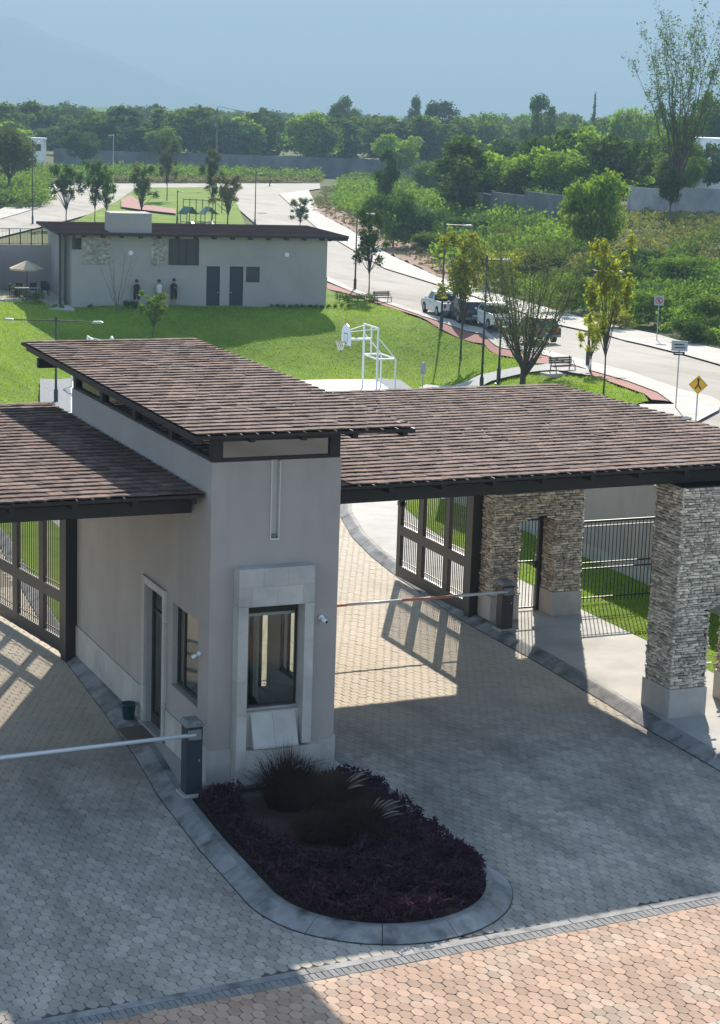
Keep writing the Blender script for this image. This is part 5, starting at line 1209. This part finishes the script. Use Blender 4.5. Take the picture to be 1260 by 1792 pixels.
g_ = G(205, 548); s_ = float((g_[:2]-CAM[:2])@Fh); stem_tree(tuple(g_), 118/FPX*s_, 80*s_/FPX, 15, 8, 'dry', 'barkl', 'almost leafless many-stemmed tree against the clubhouse wall', .06, 120, r0=.012, low=.08, flare=1.1)
for q in [(1068, 452, 0, 92, 'low', 'dk', 'darkest rounded shrub in the hollow of the bank right of the yellowish tree', 515), (1118, 428, 0, 80, 'low', 'dk', 'dark shrub high on the bank below the pale stained wall', 478),
  (1000, 470, 0, 74, 'low', 'gen', 'green shrub on the bank just above the far kerb, behind the vase-shaped tree', 548), (1190, 440, 0, 96, 'low', 'scrub', 'broad light green shrub high on the bank near the right edge', 500),
  (1240, 500, 0, 110, 'low', 'gen', 'mid green shrub at the right edge of the bank', 575), (1130, 500, 0, 84, 'low', 'scrub', 'light green shrub on the bank above the no parking sign', 565),
  (935, 428, 0, 90, 'low', 'olive', 'dusty olive shrub on the bank behind the vase-shaped tree', 490), (880, 430, 0, 90, 'low', 'yel', 'yellowish shrub on the bank edge behind the nearest lamp', 505),
  (1215, 552, 0, 80, 'low', 'dk', 'dark low shrub by the far pavement near the right edge', 602), (1075, 540, 0, 60, 'low', 'yel', 'yellow flowering shrub beside the far pavement', 576), (830, 372, 0, 84, 'low', 'dk', 'dark bush at the foot of the short shadowed wall', 420), (760, 400, 0, 66, 'low', 'gen', 'green bush behind the second street lamp', 440)]:
    tree(*q[:7], base=q[7], name='shrub', cat='shrub')
# shrubs: each its own object
def shrub(px, py, wm, hm, mat, label, group=None, leaf=.1, n=700, seed=None):
    g = np.random.default_rng(seed or int(px*7+py)); lb = [(g.uniform(-.3, .3)*wm, g.uniform(-.3, .3)*wm, g.uniform(.3, .65)*hm, .28*min(wm, hm*1.3)) for _ in range(7)]
    P, D = lobe_points(lb, n, g, .3); V, F = leaves(P, leaf, g, outw=D); e = link('shrub', npmesh('shrub', V, F), mat, None, tuple(G(px, py))); return tag(e, label, 'shrub', group)
shrub(612, 530, 2.6, 1.0, 'dk', 'wide green bush at the right corner of the clubhouse'); shrub(640, 528, 2.2, .9, 'gen', 'green bush left of the small bench')
shrub(60, 532, 1.9, 1.2, 'olive', 'grey-green bush on the lawn before the terrace'); shrub(32, 520, 1.6, 1.0, 'dk', 'dark bush at the terrace pillar'); shrub(55, 502, 1.6, .9, 'olive', 'flowering bush at the edge of the terrace floor'); shrub(32, 486, 1.0, 1.6, 'gen', 'upright bush against the terrace pillar')
for i, x in enumerate([476, 487, 497, 508, 519, 531, 543, 553, 563, 575, 587, 598, 610]): shrub(x, 541, .45, .5, 'dk', 'tiny dark shrub in the row at the foot of the clubhouse right half', 'row of tiny shrubs at the clubhouse foot', .07, 160)
for x, lb in ((95, 'tiny dark shrub on the kerb left of the clubhouse, left one'), (107, 'tiny dark shrub on the kerb left of the clubhouse, right one'), (158, 'lone tiny shrub at the clubhouse foot below the stone panel')): shrub(x, 541, .45, .5, 'dk', lb, None, .07, 160)
shrub(228, 541, 1.6, .7, 'dk', 'dark low bush behind the leafless tree')
# scrub on the bank, along the far wall, on the left
def scrub(name, lab, pts, mat, rr, per, leaf, seed, hz=.8):
    g = np.random.default_rng(seed); P_ = np.array(pts); n = len(P_); r_ = g.uniform(*rr, n); z = T(P_[:, 0], P_[:, 1])
    ctr = np.repeat(np.column_stack([P_, z+r_*.35]), per, 0); rad = np.repeat(r_, per); D = g.normal(0, 1, (n*per, 3)); D /= np.linalg.norm(D, axis=1)[:, None]; D[:, 2] = np.abs(D[:, 2])
    Q = ctr+D*(rad*g.uniform(.55, 1.15, n*per))[:, None]*[1, 1, hz]; V, F = leaves(Q, leaf, g, outw=D); return tag(link(name, npmesh(name, V, F), mat), lab, 'scrub', kind='stuff')
def region(n, s0, s1, e0, e1, seed, keep=None):
    g = np.random.default_rng(seed); s_ = g.uniform(s0, s1, n); e_ = g.uniform(e0, e1, n); tv = np.interp(s_, VEG_s, VEG_t); t_ = tv+1.0+e_; X = CAM[0]+Fh[0]*s_+Rh[0]*t_; Y = CAM[1]+Fh[1]*s_+Rh[1]*t_
    k = np.array([noise.noise(Vector((x*.06, y*.06, seed))) for x, y in zip(X, Y)]); m = np.ones(n, bool) if keep is None else keep(s_, e_, k); return np.column_stack([X, Y])[m]
scrub('bank_scrub', 'bright green leafy scrub covering the bank right of the road', region(1900, 86, 190, .3, 26, 1, lambda s, e, k: (k > -.22) & (s+1.6*e < 185)), 'scrub', (.5, 1.4), 55, .24, 21)
scrub('bank_scrub', 'darker scrub patches in the hollows of the bank', region(620, 100, 200, 3, 26, 2, lambda s, e, k: (k < -.06) & (s+1.6*e < 215)), 'dk', (.9, 2.0), 60, .28, 22)
scrub('dry_grass', 'pale dry grass on the crest of the bank below the stained wall', region(4200, 125, 215, 6, 60, 3, lambda s, e, k: (s+1.6*e > 172)), 'drygrass', (.35, .8), 26, .26, 23, .7)
scrub('dry_grass', 'dry weeds along the edge of the bare soil bank', region(700, 150, 380, -.5, 7, 4), 'dry', (.25, .6), 22, .2, 24, .7)
scrub('bank_scrub', 'green scrub rising behind the far part of the road', region(1900, 185, 400, 3, 48, 5, lambda s, e, k: (k > -.3) & ((e < 17) | (s > 285))), 'scrub', (.9, 2.3), 50, .42, 25)
scrub('bank_scrub', 'dark bushes among the scrub below the wood', region(600, 190, 420, 4, 60, 6, lambda s, e, k: (k < .02) & ((e < 17) | (s > 285))), 'dk', (1.2, 2.8), 60, .45, 26)
g = np.random.default_rng(9)
def band(n, pxr, lo, hi, seed):
    g = np.random.default_rng(seed); return [tuple(G(x, y)[:2]) for x, y in zip(g.uniform(*pxr, n), g.uniform(lo, hi, n))]
scrub('roadside_scrub', 'green scrub strip between the far road and the grey wall', band(420, (90, 560), 302, 317, 10), 'scrub', (.9, 2.2), 45, .5, 27)
scrub('roadside_scrub', 'dry brown weeds at the edge of the far road', band(240, (190, 560), 316, 320, 11), 'dry', (.5, 1.1), 30, .4, 28)
scrub('roadside_scrub', 'leafy scrub on the left beyond the curving road', band(420, (-40, 78), 300, 362, 12), 'gen', (.8, 2.4), 60, .4, 29)
scrub('roadside_scrub', 'pale weeds at the kerb of the left road', band(120, (-20, 70), 345, 366, 13), 'olive', (.4, .9), 30, .3, 30)
# lawn blades
def blades(name, lab, X, Y, Z, h, seed, mat='grass', wd=.02):
    g = np.random.default_rng(seed); n = len(X); a = g.uniform(0, 6.28, n); hh = h*g.uniform(.5, 1.3, n); l = g.normal(0, .35, (n, 2))*hh[:, None]; P = np.column_stack([X, Y, Z]); w_ = np.column_stack([np.cos(a), np.sin(a), a*0])*wd
    V = np.stack([P-w_, P+w_, P+np.column_stack([l, hh])], 1).reshape(-1, 3); return tag(link(name, npmesh(name, V, np.arange(n*3).reshape(-1, 3)), mat), lab, 'grass', kind='stuff')
me = lawn.data; tri = [(p.area, [tuple(me.vertices[i].co) for i in p.vertices]) for p in me.polygons]
tri = [t_ for t_ in tri if 70 < (np.array(t_[1][0][:2])-CAM[:2])@Fh < 150]
A_ = np.array([t_[0] for t_ in tri]); W_ = np.array([t_[1] for t_ in tri]); g = np.random.default_rng(31); id_ = g.choice(len(A_), 110000, p=A_/A_.sum()); u_ = g.random((110000, 2)); f_ = u_.sum(1) > 1; u_[f_] = 1-u_[f_]
Q = W_[id_, 0]+(W_[id_, 1]-W_[id_, 0])*u_[:, :1]+(W_[id_, 2]-W_[id_, 0])*u_[:, 1:]
nn = np.array([noise.noise(Vector((x*.5, y*.5, 1))) for x, y in Q[:, :2]])
hh_ = .09+.10*np.clip(nn+.2, 0, 1); blades('lawn_grass', 'bright green mown grass of the park lawn', Q[:, 0], Q[:, 1], Q[:, 2]-.01, .12, 32, wd=.03)
x = g.uniform(12.4, 15.2, 9000); y = g.uniform(-1, 21, 9000); k = inpoly(x, y, [(12.4, -12), (15.25, -12), (15.25, 22), (14.6, 23.3), (13.3, 20.5), (12.8, 18), (12.4, 15), (12.35, 10)])
blades('lawn_grass', 'grass of the narrow side lawn behind the barred fence', x[k], y[k], x[k]*0+.13, .07, 33, wd=.01)
# planting bed at the nose of the island: purple foliage round a core of fountain grass
BO = offpoly(BED, .40)
def bedz(x, y): return .12
g = np.random.default_rng(41); n = 60000; x = g.uniform(-.6, 2.9, n); y = g.uniform(-6.6, -.75, n)
core = ((x-.82)/(.90))**2+((y+2.3)/(1.95))**2; k = inpoly(x, y, BO) & (core > g.uniform(.75, 1.15, n)); k &= np.array([noise.noise(Vector((a*2.2, b*2.2, 9))) for a, b in zip(x, y)]) > g.uniform(-.75, -.12, n); x, y = x[k], y[k]
nz = np.array([noise.noise(Vector((a*3, b*3, 2))) for a, b in zip(x, y)]); P = np.column_stack([x, y, .12+g.random(len(x))**.6*(.30+.22*nz)]); P[:, 2] += .10*(g.random(len(P)) < .04)*g.random(len(P)); V, F = leaves(P, .07, g, up=.5, asp=4.5)
o = link('purple_plants', npmesh('purple_plants', V, F), 'purple'); tag(o, 'dense dark purple foliage filling the rounded planting bed', 'plants', kind='stuff')
def fountain(x, y, r_, H, seed, label, plumes, pdir):
    g = np.random.default_rng(seed); e = empty('fountain_grass', (x, y, .12), 0, label, 'ornamental grass', 'clumps of dark fountain grass'); VV = []; FF = []; o_ = 0
    for i in range(1500):
        a = g.uniform(0, 6.28); q = g.random()**.5; b = np.array([math.cos(a)*q*r_*.5, math.sin(a)*q*r_*.5, 0]); a2 = a+g.normal(0, .5); ln = H*g.uniform(.6, 1.15); out = r_*g.uniform(.3, 1.15)*q; w_ = .006
        s_ = np.array([-math.sin(a2), math.cos(a2), 0])*w_; pr = []
        for f in (0, .35, .7, 1.0): p = b+np.array([math.cos(a2)*out*f**1.25, math.sin(a2)*out*f**1.25, ln*(1.35*f-.6*f**2.4*(.4+q))]); ww = s_*(1-f*.85); pr += [p-ww, p+ww]
        VV += pr; FF += [(o_, o_+1, o_+3, o_+2), (o_+2, o_+3, o_+5, o_+4), (o_+4, o_+5, o_+7, o_+6)]; o_ += 8
    link('blades', npmesh('blades', VV, FF), 'fount', e)
    for i in range(plumes):
        a = pdir+g.normal(0, .6); R_ = r_*g.uniform(.7, 1.15); h = H*g.uniform(.75, 1.0); pts = [(math.cos(a)*R_*f**1.5, math.sin(a)*R_*f**1.5, h*(1.5*f-.6*f*f)) for f in np.linspace(0, 1, 7)]
        MB().tube(pts[:5], .003, 3).build('stalk', 'fount', e); d = Vector(pts[6])-Vector(pts[4]); c = Vector(pts[4]); MB().tube([c, c+d*.3, c+d*.7+Vector((0, 0, -.01)), c+d*1.1+Vector((0, 0, -.05))], [.005, .017, .016, .004], 6).build('plume', 'plume', e, smooth=True)
fountain(.95, -1.35, .68, 1.0, 51, 'tall dark fountain grass clump against the booth base', 3, -.4)
fountain(1.35, -2.25, .72, .88, 52, 'middle dark fountain grass clump with a few pale plumes', 7, .2)
fountain(1.45, -3.35, .68, .74, 53, 'foremost dark fountain grass clump with pale bending plumes', 9, .3)
fountain(.85, -2.9, .5, .45, 54, 'low dark fountain grass clump on the left side of the bed', 0, 0)

# ============================================================ HAZE
if HAZE:
    x0, y0 = st(-60, -2700); m = MB(); cs = [st(-80, -4800), st(-80, 4800), st(11800, 4800), st(11800, -4800)]
    m.prism(cs, -8, 1500); o = m.build('haze', None, None); mt = bpy.data.materials.new('haze'); mt.use_nodes = True; n_ = mt.node_tree.nodes; n_.remove(n_['Principled BSDF'])
    vol = n_.new('ShaderNodeVolumePrincipled'); vol.inputs['Color'].default_value = (.50, .76, 1.0, 1); vol.inputs['Density'].default_value = .00034; vol.inputs['Anisotropy'].default_value = 0
    mt.node_tree.links.new(vol.outputs[0], n_['Material Output'].inputs['Volume']); o.data.materials.append(mt); o['kind'] = 'stuff'; o['label'] = 'pale blue haze filling the air between the gate and the mountains'
